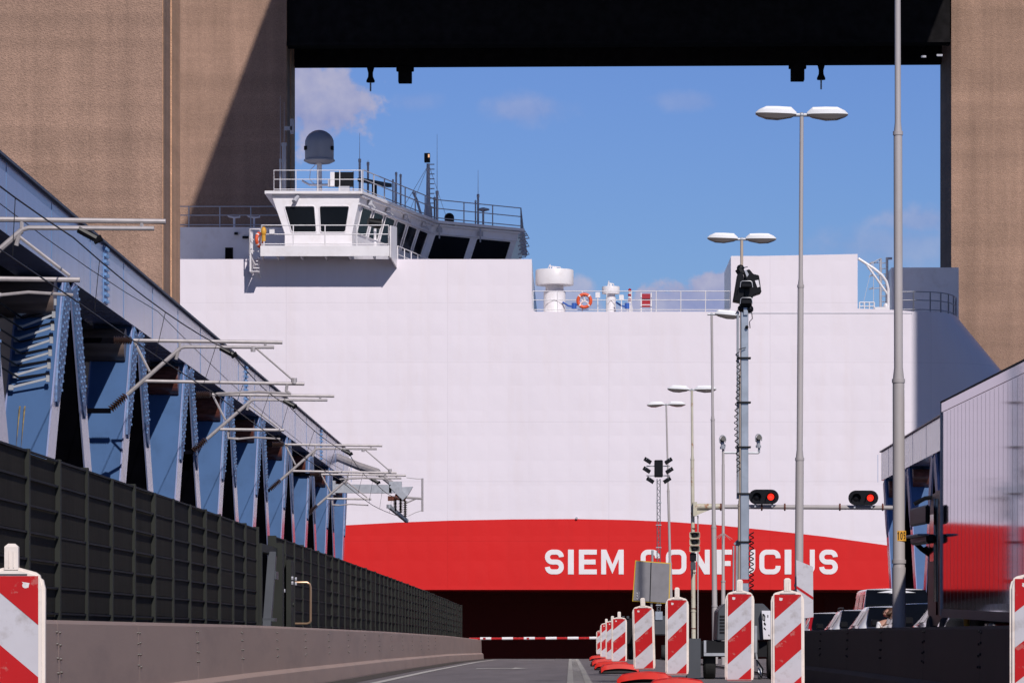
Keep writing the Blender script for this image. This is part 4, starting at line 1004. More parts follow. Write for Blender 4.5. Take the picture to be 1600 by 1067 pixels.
# ================================================================ STREET LAMPS
def head(t, root_p, s_, m, tilt=0):
    """flat lamp head reaching s_ * .75 m sideways from the arm"""
    secs = [(.10,.05,-.02,.04),(.20,.12,-.07,.125),(.45,.15,-.12,.13),(.66,.15,-.11,.125),(.80,.11,-.06,.065),(.86,.06,-.02,.012)]
    def ring(x, hw, zb, zt):
        z = (x-.1)*tilt
        return [root_p+Vector((s_*x, yy_, zz+z)) for yy_, zz in ((-hw,0.0),(-hw,zt*.6),(-hw*.7,zt),(hw*.7,zt),(hw,zt*.6),(hw,0.0))]
    mb = MB(); rows = [ring(*q) for q in secs]; n_ = 6; vs = [p for r_ in rows for p in r_]
    mb.add(vs, [(j*n_+i, j*n_+(i+1)%n_, (j+1)*n_+(i+1)%n_, (j+1)*n_+i) for j in range(5) for i in range(n_)] + [tuple(range(n_)), tuple(range(5*n_, 6*n_))])
    hd = t.part('lamp_cover', mb, m_lampw)
    mb = MB(); rows = []
    for x, hw, zb, zt in secs:
        z = (x-.1)*tilt; rows.append([root_p+Vector((s_*x, yy_, zz+z-.002)) for yy_, zz in ((-hw*.97,0),(hw*.97,0),(hw*.9,zb*.8),(0,zb),(-hw*.9,zb*.8))])
    n_ = 5; vs = [p for r_ in rows for p in r_]
    mb.add(vs, [(j*n_+i, j*n_+(i+1)%n_, (j+1)*n_+(i+1)%n_, (j+1)*n_+i) for j in range(5) for i in range(n_)] + [tuple(range(n_)), tuple(range(5*n_, 6*n_))])
    t.part('lamp_glass', mb, m_lampg, parent=hd)
def lamp(d, pt, pyt, pb, label, m=m_lampol, heads=(-1,1), steps=(4.2,7.4), rr=(.080,.058,.040), tilts=(.03,.0), extra=None):
    top = P(pt, pyt, d); bot = P(pb, 0, d); bot.z = zr(d)
    t = Thing('street_lamp', label, 'street lamp', bot, 'street lamps along the median')
    at = lambda z: bot + (top-bot)*((z-bot.z)/(top.z-bot.z))
    zs = [bot.z, bot.z+.02, steps[0]-.08, steps[0]+.10, steps[1]-.06, steps[1]+.09, top.z]; rs = [rr[0]*1.08, rr[0], rr[0]*.96, rr[1], rr[1]*.97, rr[2], rr[2]*.92]
    mb = MB().tube([at(z) for z in zs], rs, 16); t.part('pole', mb, m)
    mb = MB(); 
    for z, r_ in ((steps[0]-.1, rr[0]*1.07), (steps[1]-.08, rr[1]*1.12), (1.75, rr[0]*1.14)): 
        mb = MB(); mb.cyl(at(z), at(z+.05), r_, n=16); t.part('collar', mb, m)
    if rr[0] >= .08:
        mb = MB(); mb.tube([at(bot.z-.02), at(1.7)], rr[0]*1.1, 16); t.part('base_sleeve', mb, m)
    mb = MB(); x0 = -.16 if -1 in heads else -.13
    mb.cyl(top+Vector((x0,0,0)), top+Vector((.16,0,0)), .035, n=8); mb.sphere(top, .05); t.part('cross_arm', mb, m_galv)
    for s_, tl in zip((-1,1), tilts):
        if s_ in heads: head(t, top+Vector((0,0,.01)), s_, m, tl)
    return t
nl = lamp(50, 1402, -220, 1405, 'nearest tall tan lamp post with a yellow number label, rising out of the photo')
# number label 105 wrapped on the near post
c0 = P(1406, 837, 50); r_ = .0835
mb = MB(); n_ = 10; za_, zb_ = P(0,829,50).z, P(0,845,50).z
def onpost(a, z, r=r_): return Vector((c0.x-.0+math.sin(a)*r, 50-math.cos(a)*r, z))
for k in range(n_): 
    a, b_ = -.55+1.75*k/n_, -.55+1.75*(k+1)/n_; mb.quad(onpost(a,zb_), onpost(b_,zb_), onpost(b_,za_), onpost(a,za_))
lb = nl.part('number_label', mb, m_ylab)
for ch, a0 in (('1',-.47),('0',.0),('5',.52)):
    mb = MB(); hh = .10; letter(mb, ch, .55, .17, lambda x, y, k: onpost(a0+x*.62, zb_+.017+y*hh, r_+.002+k), .001); nl.part('digit', mb, m_black, parent=lb, smooth=False, fix=False)
lamp(71.6, 1252.6, 180, 1247.5, 'tall grey double-headed lamp post, its white heads highest against the blue sky')
lamp(96, 1159, 374, 1157, 'double-headed lamp whose white heads stand just above the floodlight mast', m=m_lamptan)
lamp(115, 1112, 491, 1117.5, 'slim lilac-grey lamp post with a single head, just left of the floodlight mast', heads=(1,), tilts=(0,-.09))
l3 = lamp(135, 1081, 609, 1084, 'cream lamp post with rust patches that carries the signal arm and three horns', m=m_yel, steps=(4.4,7.15), rr=(.079,.066,.045), tilts=(.04,.02))
lamp(170, 1041, 632, 1050.5, 'farthest leaning grey double-headed lamp post, left of the others', tilts=(-.04,.0))

# ---------------- signal gantry
D = 134.8
t = Thing('overhead_gantry', 'rusty cream pipe arm spanning over the lanes and carrying two black signal heads', 'gantry', P(1086,792,D))
mb = MB(); a, b_ = P(1087,791,D), P(1403,793,D); t.part('arm_pipe', MB().cyl(a, a+(b_-a)*.13, .105, n=14), m_yel); mb.cyl(a+(b_-a)*.13, b_, .078, n=14); t.part('arm_pipe', mb, m_lampol)
for px_ in (1126,1190,1226,1312,1379): p = P(px_,792,D); t.part('flange', MB().cyl(p-Vector((.02,0,0)), p+Vector((.03,0,0)), .13, n=14), m_rust)
mb = MB().prism([P(1087,796,D), P(1112,795,D), P(1090,804,D)], (0,.1,0)); mb.box(tuple(P(1083,784,D)-Vector((0,.12,0))), tuple(P(1089,806,D)+Vector((0,.12,0)))); t.part('bracket', mb, m_yel, smooth=False)
p = P(1403,793,D); mb = MB().cyl((p.x,D,zr(D)),(p.x,D,p.z+.2),.09,n=12); t.part('support_post', mb, m_lampol)
def signal(px_, py_, label):
    c = P(px_, py_, D-.25); t = Thing('traffic_signal', label, 'traffic signal', c, 'red signals over the lanes')
    w, h = .525, .26; pts = [c+Vector((w-h+h*math.cos(R(a)),0,h*math.sin(R(a)))) for a in range(-90,91,15)] + [c+Vector((-w+h+h*math.cos(R(a)),0,h*math.sin(R(a)))) for a in range(90,271,15)]
    bd = t.part('backboard', MB().prism(pts, (0,.06,0)), m_plast)
    for s_, m_ in ((-1, m_plast), (1, m_redlamp)):
        q = c+Vector((s_*.245,0,0)); mb = MB()
        mb.tube([q+Vector((.15*math.cos(R(a)),-.10,.15*math.sin(R(a)))) for a in range(-20,201,20)], .012, 5)
        n_ = 12
        for k in range(n_):
            a0, a1 = R(-20+220*k/n_), R(-20+220*(k+1)/n_)
            mb.quad(q+Vector((.15*math.cos(a0),0,.15*math.sin(a0))), q+Vector((.15*math.cos(a1),0,.15*math.sin(a1))), q+Vector((.15*math.cos(a1),-.2,.15*math.sin(a1))), q+Vector((.15*math.cos(a0),-.2,.15*math.sin(a0))))
        t.part('hood', mb, m_plast, fix=False)
        t.part('lens', MB().lathe(q, [(.118,0),(.118,-.02),(.08,-.045),(.02,-.055)], 20, ax='y'), m_, label='lit red lens' if s_ > 0 else 'unlit dark lens')
    mb = MB(); 
    for dx in (-.3,.3): mb.box((c.x+dx-.03,c.y+.06,c.z-.36),(c.x+dx+.03,c.y+.12,c.z-.1))
    t.part('mount', mb, m_galv, smooth=False)
signal(1193.5, 776, 'black capsule signal with a lit red lens, right beside the floodlight mast')
signal(1349, 777.5, 'black capsule signal with a lit red lens, left of the nearest tan lamp post')
# horns on the cream post
for k, lbx in enumerate(('topmost of the three stacked cream horn loudspeakers','middle one of the three stacked cream horn loudspeakers','lowest of the three stacked cream horn loudspeakers')):
    c = P(1085.3, 836+10.6*k, D-.3); t = Thing('horn_loudspeaker', lbx+' on the rusty cream post', 'loudspeaker', c, 'horn loudspeakers on the cream post')
    w, h = .185, .115; mb = MB()
    def rr_(w, h, y, n=5, r=.05): 
        o_ = []
        for cx, cz, a0 in ((w-r,h-r,0),(-w+r,h-r,90),(-w+r,-h+r,180),(w-r,-h+r,270)): o_ += [c+Vector((cx+r*math.cos(R(a0+90*i/n)), y, cz+r*math.sin(R(a0+90*i/n)))) for i in range(n+1)]
        return o_
    r1, r2, r3 = rr_(w,h,-.12), rr_(w*.93,h*.9,-.12,r=.045), rr_(w*.62,h*.66,.02,r=.03); r4 = rr_(w*.68,h*.72,.12,r=.03); n_ = len(r1)
    mb.add(r4+r1+r2+r3, [(j*n_+i, j*n_+(i+1)%n_, (j+1)*n_+(i+1)%n_, (j+1)*n_+i) for j in range(3) for i in range(n_)]); t.part('horn_bell', mb, m_yel, fix=False)
    t.part('throat', MB().prism([p+Vector((0,-.005,0)) for p in r3], (0,.1,0)), m_plast)
    t.part('driver', MB().cyl(c+Vector((0,-.09,0)), c+Vector((0,.0,0)), .055, n=12), m_plast)
t = Thing('control_box', 'small black boxes strapped below the horns on the cream post', 'control box', P(1083,872,D-.15))
a, b_ = P(1078,864,D-.3), P(1088,876,D-.3); t.part('box', MB().box((a.x,a.y,b_.z),(b_.x,a.y+.2,a.z)), m_plast, bevel=.01)
a, b_ = P(1079,878,D-.3), P(1087,890,D-.3); t.part('lower_box', MB().box((a.x,a.y,b_.z),(b_.x,a.y+.2,a.z)), m_grey, bevel=.01)
for y_ in (826,895,951,982): p = P(1084,y_,135); t.part('strap', MB().cyl(p, p+Vector((0,0,.03)), .09, n=14), m_rust)
mb = MB().cyl(P(1090.5,805,135), P(1090.5,1003,135), .022, n=6); t.part('conduit', mb, m_lampol)

# ---------------- camera pole
D = 108; p0 = P(1130,0,D); z = lambda y: P(0,y,D).z
t = Thing('camera_pole', 'slender grey pole with two security cameras and a crown of spikes', 'camera pole', (p0.x,D,zr(D)))
mb = MB().tube([(p0.x,D,zr(D)),(p0.x,D,z(908)),(p0.x,D,z(906)),(p0.x,D,z(726)),(p0.x,D,z(724)),(p0.x,D,z(699))], [.062,.058,.043,.043,.037,.037], 12); t.part('pole', mb, m_lampol)
t.part('collar', MB().cyl((p0.x,D,z(909)),(p0.x,D,z(906.5)),.07,n=12), m_lampol); t.part('collar', MB().cyl((p0.x,D,z(698)),(p0.x,D,z(694)),.07,n=12), m_galv)
mb = MB().tube([P(1131,707,D),P(1185,707.5,D),P(1186,706,D),P(1186,698,D)], .032, 8); t.part('camera_arm', mb, m_galv)
for px_, py_ in ((1129,688),(1185,686)):
    c = P(px_,py_,D-.05); mb = MB(); mb.cyl(c+Vector((-.02,.14,-.03)), c+Vector((.02,-.14,.05)), .065, .075, n=12); cm = t.part('camera', mb, m_plast)
    mb = MB(); mb.tube([c+Vector((.09*math.cos(R(a)),-.12,.02+.12*math.sin(R(a)))) for a in range(-40,221,20)], .014, 5); t.part('sun_shield', mb, m_galv, parent=cm)
    mb = MB(); mb.cyl(c+Vector((0,0,-.22)), c+Vector((0,0,-.05)), .05, n=8); mb.cyl(c+Vector((0,0,-.24)), c+Vector((0,0,-.17)), .075, n=8); t.part('camera_foot', mb, m_galv, parent=cm)
for k in range(9):
    a = 2*math.pi*k/9; t.part('spike', MB().cyl((p0.x,D,z(832)),(p0.x+.26*math.cos(a),D+.26*math.sin(a),z(842)+.04*math.sin(3*a)), .007, .004, n=5), m_lampol)

# ================================================================ MOBILE LIGHT TOWERS
D = 66
t = Thing('mobile_light_tower', 'dark trailer with tall square floodlight mast topped by a black lamp cluster', 'light tower', (P(1160,0,D).x, D, zr(D)))
q = lambda x, y, dy=0: P(x, y, D+dy)
a, b_ = q(1118,0), q(1201,0); zt_, zs, zb_ = q(0,943).z, q(0,954).z, q(0,1000).z
mb = MB(); y0, y1 = D-.55, D+1.2
mb.prism([(a.x,y0,zb_),(b_.x,y0,zb_),(b_.x,y0,zs),(b_.x-.12,y0,zt_),(a.x+.13,y0,zt_),(a.x+.02,y0,zs)], (0,y1-y0,0)); cab = t.part('cabinet', mb, m_grey, smooth=False, bevel=.015)
mb = MB(); 
for k in range(6): zz = zb_+.12+k*.055; mb.box((a.x+.05,y0-.012,zz),(a.x+.15,y0-.001,zz+.03))
t.part('louvre', mb, m_black, parent=cab, smooth=False)
mb = MB(); x0 = q(1187,0).x; mb.add([(x0,y0-.16,zs),(b_.x+.02,y0-.02,zs),(b_.x+.03,y0-.02,zb_+.02),(x0+.03,y0-.16,zb_+.02),(x0,y0-.01,zs),(b_.x+.02,y0-.005,zs),(b_.x+.03,y0-.005,zb_+.02),(x0+.03,y0-.01,zb_+.02)],[(0,1,2,3),(7,6,5,4),(0,4,5,1),(1,5,6,2),(2,6,7,3),(3,7,4,0)])
wp = t.part('white_door', mb, m_shipw, smooth=False, parent=cab)
mb = MB(); dr = lambda u_, v_: Vector((x0+.01+u_*.13, y0-.170+u_*.125, zs-.03-v_*.42))
mb.tube([dr(.1,.05),dr(.1,.3),dr(.3,.35),dr(.35,.15),dr(.2,.08)], .012, 4); mb.tube([dr(.25,.42),dr(.4,.5)], .02, 4); mb.tube([dr(.2,.62),dr(.42,.7)], .015, 4); mb.tube([dr(.75,.1),dr(.75,.2)],.012,4); mb.tube([dr(.8,.9),dr(.9,.95)],.02,4)
t.part('black_mark', mb, m_black, parent=wp)
t.part('chassis', MB().box((q(1094,0).x,D-.5,zb_-.28),(q(1196,0).x,D+1.3,zb_-.01)), m_black, smooth=False)
t.part('side_box', MB().box((q(1072,0).x,D-.6,zr(D)+.02),(q(1093,0).x,D+.2,q(0,997).z)), m_grey, smooth=False)
def wheel(t, x, y, r, w, m_=None):
    zc = zr(y)+r; mb = MB().lathe((x, y, zc), [(r*.62,-w/2),(r*.93,-w/2),(r,-w*.35),(r,w*.35),(r*.93,w/2),(r*.62,w/2)], 24, ax='x'); wh_ = t.part('wheel', mb, m_rubber)
    mb = MB().lathe((x, y, zc), [(r*.15,-w*.42),(r*.6,-w*.45),(r*.64,-w*.5),(r*.64,w*.5),(r*.6,w*.45),(r*.15,w*.42)], 18, ax='x'); t.part('rim', mb, m_galv, parent=wh_)
wheel(t, q(1108,0).x, D-.1, .33, .2); wheel(t, q(1200,0).x+.1, D+.3, .33, .2)
mb = MB(); fx0, fx1 = q(1098,0).x, q(1134,0).x
mb.box((fx0,D-.58,q(0,1024).z),(fx1,D-.5,q(0,1019.5).z)); mb.box((fx0,D-.58,q(0,1019).z),(fx0+.04,D-.5,q(0,1000).z)); t.part('light_bar', mb, m_galv, smooth=False)
t.part('fender', MB().box((fx0+.05,D-.48,q(0,1018).z),(fx1-.1,D+.4,q(0,1000).z)), m_plast, bevel=.03)
mb = MB().cyl(q(1180.5,977,-.7), q(1180.5,1019,-.7), .032, n=10); mb.cyl(q(1180.5,1015,-.7), q(1184,1040,-.7), .02, n=8); jl = t.part('jockey_leg', mb, m_galv)
t.part('jockey_wheel', MB().lathe((q(1187,0,-.7).x,D-.7,zr(D)+.1), [(.05,-.03),(.1,-.03),(.1,.03),(.05,.03)], 16, ax='x'), m_galv, parent=jl)
mb = MB().tube([q(1182,1030,-.7), q(1192,1045,-.9), q(1190,1058,-.9), q(1184,1050,-.8)], .015, 6); t.part('hose', mb, m_plast)
# mast
zm = q(0,488).z; xm = q(1162.5,0).x; hw = .074
mb = MB(); mb.box((xm-hw,D-.2-hw,zb_),(xm+hw,D-.2+hw,q(0,772).z)); mst_ = t.part('mast', mb, m_galvb, bevel=.012)
mb = MB(); mb.box((xm-hw*.86,D-.2-hw*.86,q(0,773).z),(xm+hw*.86,D-.2+hw*.86,zm)); t.part('mast_upper', mb, m_galvb, bevel=.01)
mb = MB().cyl((xm-.115,D-.2,q(0,780).z),(xm-.115,D-.2,zm),.022,n=8); t.part('side_tube', mb, m_galv)
mb = MB().cyl((xm-.145,D-.25,q(0,1000).z),(xm-.135,D-.25,q(0,853).z),.02,n=8); mb.cyl((xm-.2,D-.25,q(0,1000).z),(xm-.19,D-.25,q(0,853).z),.014,n=8); mb.cyl(q(1149,852),q(1155,846),.05,n=8); t.part('side_tube', mb, m_galv)
for y_ in (561,630,699.5,772,847): zz = q(0,y_).z; t.part('clamp', MB().box((xm-.13,D-.3,zz-.014),(xm+.105,D-.1,zz+.014)), m_black, smooth=False)
t.part('warning_band', MB().box((xm-hw-.004,D-.2-hw-.004,q(0,911).z),(xm+hw+.004,D-.2+hw+.004,q(0,905).z)), m_bred, smooth=False)
def coil(x, y, za, zb__, r, pitch, sway=.02):
    n = int((za-zb__)/pitch*8); return [Vector((x+math.cos(k*math.pi/4)*r+sway*math.sin(k*.05), y+math.sin(k*math.pi/4)*r, za-(za-zb__)*k/n)) for k in range(n+1)]
mb = MB().tube([(xm+.02,D-.3,q(0,545).z),(xm-.1,D-.35,q(0,548).z)]+coil(xm-.13,D-.35,q(0,552).z,q(0,740).z,.030,.105), .009, 4); t.part('coiled_cable', mb, m_plast)
mb = MB().tube(coil(xm+.115,D-.3,q(0,832).z,q(0,925).z,.035,.09,.0), .011, 4); t.part('coiled_cable', mb, m_plast)
mb = MB().tube([(xm+.06,D-.3,q(0,485).z),(xm+.12,D-.3,q(0,492).z),(xm+.13,D-.3,q(0,500).z),(xm+.08,D-.3,q(0,505).z),(xm+.09,D-.3,q(0,515).z)], .01, 4); mb.sphere(q(1167,511,-.3),.03); t.part('cable_tail', mb, m_plast)
# lamp cluster
def flood(pts, dep, m_=m_plast, nm='floodlight', dy=-.3):
    mb = MB().prism([q(x, y, dy) for x, y in pts], (0,dep,0)); return t.part(nm, mb, m_, bevel=.012, smooth=True)
f1 = flood([(1152.5,428),(1160,424),(1164,446),(1161,473),(1145.5,470)], .35)
f2 = flood([(1163,423),(1171,420.5),(1177,428),(1186,430),(1190,457),(1178,461),(1174,470),(1162,472)], .35, dy=-.22)
a, b_ = q(1180,438,-.23), q(1186.5,448.5,-.23); t.part('reflector', MB().prism([q(1179.5,438.5,-.23),q(1185,437.5,-.23),q(1187,448,-.23),q(1183.5,449.5,-.23)],(0,-.012,0)), m_shipw, parent=f2)
t.part('reflector', MB().prism([q(1163,423,-.31),(q(1166,422,-.31)),q(1170,429,-.31),q(1167,433,-.31)],(0,-.012,0)), m_galv, parent=f2)
for y_, h_ in ((444,6),(470,6)):
    mb = MB().box(tuple(q(1158,y_+h_-1,-.42)), tuple(q(1174.5,y_-h_*.6,-.30))); fl = t.part('floodlight', mb, m_plast, bevel=.015)
    mb = MB().tube([q(1156.5,y_+5,-.45),q(1157.5,y_-3,-.45),q(1160,y_-4.8,-.45),q(1172.5,y_-4.8,-.45),q(1175,y_-3,-.45),q(1176,y_+5,-.45)], .007, 5); t.part('bracket_bow', mb, m_galv, parent=fl)
mb = MB().sphere(q(1157,419,-.1),.06,sq=(1.1,1,1)); mb.cyl(q(1154,420,-.1), q(1160,430,-.1), .07, n=8); mb.tube([q(1160,419,-.1),q(1168,417,-.1)],.01,4); mb.box(tuple(q(1152,425,-.15)),tuple(q(1155,421,0))); t.part('mast_head', mb, m_plast)
mb = MB().cyl(q(1165.5,488,-.2), q(1165.5,472,-.2), .10, .075, n=10); mb.sphere(q(1158,482,-.25),.06); mb.sphere(q(1171,483,-.25),.07); mb.box(tuple(q(1156,478,-.3)),tuple(q(1174,474,-.1))); mb.tube([q(1157,478,-.3),q(1152,486,-.3),q(1149,491,-.3)],.009,4); t.part('tilt_joint', mb, m_plast)
mb = MB().box(tuple(q(1162,492,-.3)),tuple(q(1168.5,481,-.28))); t.part('top_plate', mb, m_galvb)

D = 158; q2 = lambda x, y, dy=0: P(x, y, D+dy)
t = Thing('mobile_light_tower', 'distant trailer with thin lattice mast and six small black floodlights', 'light tower', (q2(1029,0).x, D, zr(D)))
mb = MB()
xa, xb = q2(1026.8,0).x, q2(1031.6,0).x
for x in (xa, xb):
    for yy_ in (D, D+.13): mb.cyl((x,yy_,q2(0,985).z),(x,yy_,q2(0,748).z),.018,n=5)
zz = q2(0,985).z; k = 0
while zz < q2(0,752).z:
    mb.cyl((xa if k%2 else xb, D, zz),(xb if k%2 else xa, D, zz+.13),.012,n=4); mb.cyl((xa if k%2 else xb, D+.13, zz),(xb if k%2 else xa, D+.13, zz+.13),.012,n=4); zz += .13; k += 1
t.part('lattice_mast', mb, m_dkgalv)
for y_ in (785,820,855,945,957): p = q2(1029.2,y_); t.part('mast_joint', MB().box((xa-.05,D-.05,p.z-.02),(xb+.05,D+.18,p.z+.02)), m_galv, smooth=False)
t.part('lamp_box', MB().box(tuple(q2(1022.5,745,-.1)),tuple(q2(1035.5,719,.25))), m_plast, bevel=.03)
mb = MB(); mb.cyl(q2(1010,728),q2(1047,728),.022,n=6); mb.cyl(q2(1010,743),q2(1047,743),.022,n=6); t.part('lamp_bar', mb, m_galv)
for x, y_, s_ in ((1012,719.5,1),(1010.5,734,1),(1016,750,1),(1044.5,720,-1),(1046,735,-1),(1042.5,750,-1)):
    c = q2(x,y_,-.1); fl = t.part('floodlight', MB().obox(c, Vector((.14,0,-.09*s_)), Vector((0,.08,0)), Vector((.04*s_,0,.07))), m_plast, bevel=.01); t.part('bracket_bow', MB().tube([c+Vector((-.1,-.05,.02)),c+Vector((0,-.1,.1)),c+Vector((.1,-.05,.02))],.012,5), m_galv, parent=fl)
t.part('cabinet', MB().box(tuple(q2(1000,992,-.5)),tuple(q2(1040,962,1.2))), m_grey, bevel=.05)
mb = MB().box(tuple(q2(1024,968,-.55)),tuple(q2(1035,955,-.3))); t.part('mast_foot', mb, m_galvb)
wheel(t, q2(1003,0).x, D, .3, .2); wheel(t, q2(1037,0).x, D, .3, .2)
# dim vehicle at the water's edge behind the bollards
t = Thing('generator_trailer', 'low dark generator trailer with two small lamps behind the farthest bollards', 'trailer', P(970,1020,160))
D = 160; g2 = lambda x, y, dy=0: P(x, y, D+dy)
t.part('body', MB().box(tuple(g2(952,1008,0)),tuple(g2(990,966,2))), m_black, bevel=.08); 
for x in (974,981): t.part('lamp', MB().box(tuple(g2(x-2,966,-.03)),tuple(g2(x+2,962,.1))), m_grey, bevel=.01)
wheel(t, g2(956,0).x, D+.5, .3, .2); wheel(t, g2(986,0).x, D+.5, .3, .2)

# ================================================================ BOOM, SIGNS
D = 165
t = Thing('barrier_boom', 'long red and white boom lowered across the lane in front of the dark hull', 'boom barrier', P(1012,1030,D))
mb = MB().cyl(P(733,997.5,D), P(1015,996,D), .05, .055, n=10); bm_ = t.part('boom', mb, m_bred)
x = 750.2
while x < 1000:
    mb = MB().cyl(P(x,997.3-.005*(x-733),D), P(x+17.2,997.2-.005*(x-716),D), .06, n=10); t.part('white_band', mb, m_letter, parent=bm_); x += 34.15
t.part('housing', MB().box(tuple(P(1005,1030,D+.3)),tuple(P(1020,988,D-.2))), m_grey, bevel=.04)
t.part('foot', MB().box(tuple(P(1002,1033,D+.4)),tuple(P(1023,1030,D-.3))), m_galv, smooth=False)
for x in (757,825): p = P(x,997,D-.07); t.part('reflector', MB().box((p.x-.06,p.y,p.z-.04),(p.x+.05,p.y+.02,p.z+.04)), m_tail)
D = 60
t = Thing('road_sign', 'back of a tilted grey road sign with yellow edges', 'road sign', P(1017,1000,D))
cs4 = [P(994,876.5,D),P(1046.5,880.5,D),P(1044.5,941.5,D),P(989.5,937.5,D)]; ed = [P(992.5,875,D),P(1048,879.3,D),P(1046,943,D),P(988,938.8,D)]
t.part('sign_back', MB().prism(cs4, (0,-.012,0)), m_alu, smooth=False); t.part('yellow_rim', MB().prism(ed, (0,.02,0)), m_yedge, smooth=False)
mb = MB().cyl(P(1019.5,859,D+.05), P(1016,1045,D+.05), .018, n=8); t.part('post', mb, m_galv)
t.part('seam', MB().bar(P(1017.4,878.5,D-.016), P(1015.5,939,D-.016), .014, .006, up=(0,1,0)), m_black, smooth=False)
mb = MB(); 
for k, (x, y_) in enumerate(((995.2,925),(995.3,929),(995.2,933.5))): mb.bar(P(x,y_,D-.02), P(x+.7,y_+2.6,D-.02), .012, .004, up=(0,1,0))
mb.bar(P(998.6,924,D-.02), P(998,935,D-.02), .006, .003, up=(0,1,0)); t.part('sticker', mb, m_letter, smooth=False)
mb = MB(); mb.box((P(1005,0,D).x,D-.3,zr(D)),(P(1028,0,D).x,D+.3,zr(D)+.12)); t.part('foot', mb, m_rubber, bevel=.02)
D = 71.2
t = Thing('marker_board', 'tall white marker board with one red slanting stripe, below the high lamp', 'marker board', P(1257,965,D))
mb = MB().prism([P(1244,874.5,D),P(1270.3,885,D+.05),P(1270.8,963.5,D+.05),P(1246,967,D)], (0,.03,0)); t.part('board', mb, m_bwht, smooth=False)
mb = MB().prism([P(1244.4,914.5,D-.006),P(1270.5,932,D+.044),P(1270.5,936.3,D+.044),P(1244.4,918.8,D-.006)], (0,.004,0)); t.part('red_stripe', mb, m_bred, smooth=False)
mb = MB().cyl((P(1257,0,D).x,D+.06,zr(D)),(P(1257,0,D).x,D+.06,P(0,900,D).z),.025,n=8); t.part('post', mb, m_galv)

# ================================================================ MARKER BOLLARDS
def clip(poly, a, b_, c):               # keep a*x + b*z <= c
    o_ = []
    for i in range(len(poly)):
        p, q_ = poly[i], poly[(i+1)%len(poly)]; fp, fq = a*p[0]+b_*p[1]-c, a*q_[0]+b_*q_[1]-c
        if fp <= 0: o_.append(p)
        if fp*fq < 0: s_ = fp/(fp-fq); o_.append((p[0]+(q_[0]-p[0])*s_, p[1]+(q_[1]-p[1])*s_))
    return o_
def bollard(label, slope=1, foot=True):
    t = Thing('marker_bollard', label, 'bollard', (0,0,0), 'red and white striped marker bollards')
    w, zb_, zt_ = .118, .27, 1.16
    # frame with chamfered shoulders
    mb = MB(); wo = .147
    ol = [(-wo+.012,.25),(wo-.012,.25),(wo,.30),(wo,1.10),(wo-.012,1.155),(wo-.04,1.178),(.035,1.20),(-.035,1.20),(-wo+.04,1.178),(-wo+.012,1.155),(-wo,1.10),(-wo,.30)]
    mb.prism([(x,.055,z_) for x, z_ in ol], (0,-.07,0)); fr = t.part('frame', mb, m_bfrm, bevel=.014, seg=2)
    mb = MB().box((-.030,-.012,1.19),(.030,.045,1.30)); mb.add([(-.030,-.012,1.30),(.030,-.012,1.30),(.030,.045,1.30),(-.030,.045,1.30),(-.015,0,1.315),(.015,0,1.315),(.015,.033,1.315),(-.015,.033,1.315)],[(4,5,6,7),(0,1,5,4),(1,2,6,5),(2,3,7,6),(3,0,4,7)])
    for x in (-.01,.01): mb.box((x-.002,-.016,1.2),(x+.002,-.012,1.28))
    t.part('knob', mb, m_bfrm)
    rect = [(-w,zb_),(w,zb_),(w,zt_),(-w,zt_)]
    mb = MB().add([(x,-.0175,z_) for x, z_ in rect], [(0,1,2,3)]); pl_ = t.part('face', mb, m_bwht, smooth=False, fix=False)
    # red bands: z - slope*x*.93 between limits
    s_ = .93*slope; per = .505
    lims = [(zt_+.09-.0, zt_+.5)] ; base = zt_-.125
    for k in range(3):
        hi = base-.25-per*k*1.0+.0; lo = hi-.25
        lims.append((lo, hi))
    lims[0] = (base, 9)
    for lo, hi in lims:
        pp = clip(clip(rect, -s_, 1, hi), s_, -1, -lo)
        if len(pp) > 2:
            o_ = t.part('red_stripe', MB().add([(x,-.0195,z_) for x, z_ in pp], [tuple(range(len(pp)))]), m_bred, parent=pl_, smooth=False, fix=False)
    # scuffs and a stamped mark
    mb = MB(); mb.add([(x,-.0205,z_) for x, z_ in A(-slope*.062,zt_-.045,.014,0,330,9)], [tuple(range(10))]); mb.add([(x,-.0206,z_) for x, z_ in ((-slope*.062-.016,zt_-.028),(-slope*.062+.018,zt_-.034),(-slope*.062+.012,zt_-.058))],[(0,1,2)])
    t.part('scuff', mb, m_smudge, parent=pl_, smooth=False, fix=False)
    mb = MB(); mb.bar((-.07,-.018,1.168),(.07,-.018,1.168),.006,.004); t.part('clip', mb, m_grey, parent=fr, smooth=False)
    # foot: two rubber slabs under an arched red plastic cover
    mb = MB().box((-.38,-.2,0),(.38,.2,.07)); t.part('rubber_foot', mb, m_rubber, bevel=.02)
    t.part('rubber_foot', MB().box((-.30,-.16,.072),(.30,.16,.13)), m_rubber, bevel=.015)
    mb = MB(); n_ = 12; rows = []
    for k in range(n_+1):
        x = -.36+.72*k/n_; h_ = .165+.045*math.cos(math.pi*(x/.72))-(.05 if k in (0,n_) else 0)
        rows.append([(x,-.24,h_-.10),(x,-.21,h_-.005),(x,-.1,h_+.012),(x,.1,h_+.012),(x,.21,h_-.005),(x,.24,h_-.10),(x,.21,h_-.045),(x,-.21,h_-.045)])
    m_ = 8; vs = [p for r_ in rows for p in r_]
    mb.add(vs, [(j*m_+i, j*m_+(i+1)%m_, (j+1)*m_+(i+1)%m_, (j+1)*m_+i) for j in range(n_) for i in range(m_)] + [tuple(range(m_)), tuple(range(n_*m_,(n_+1)*m_))])
    t.part('foot_cover', mb, m_bfoot)
    return t.o
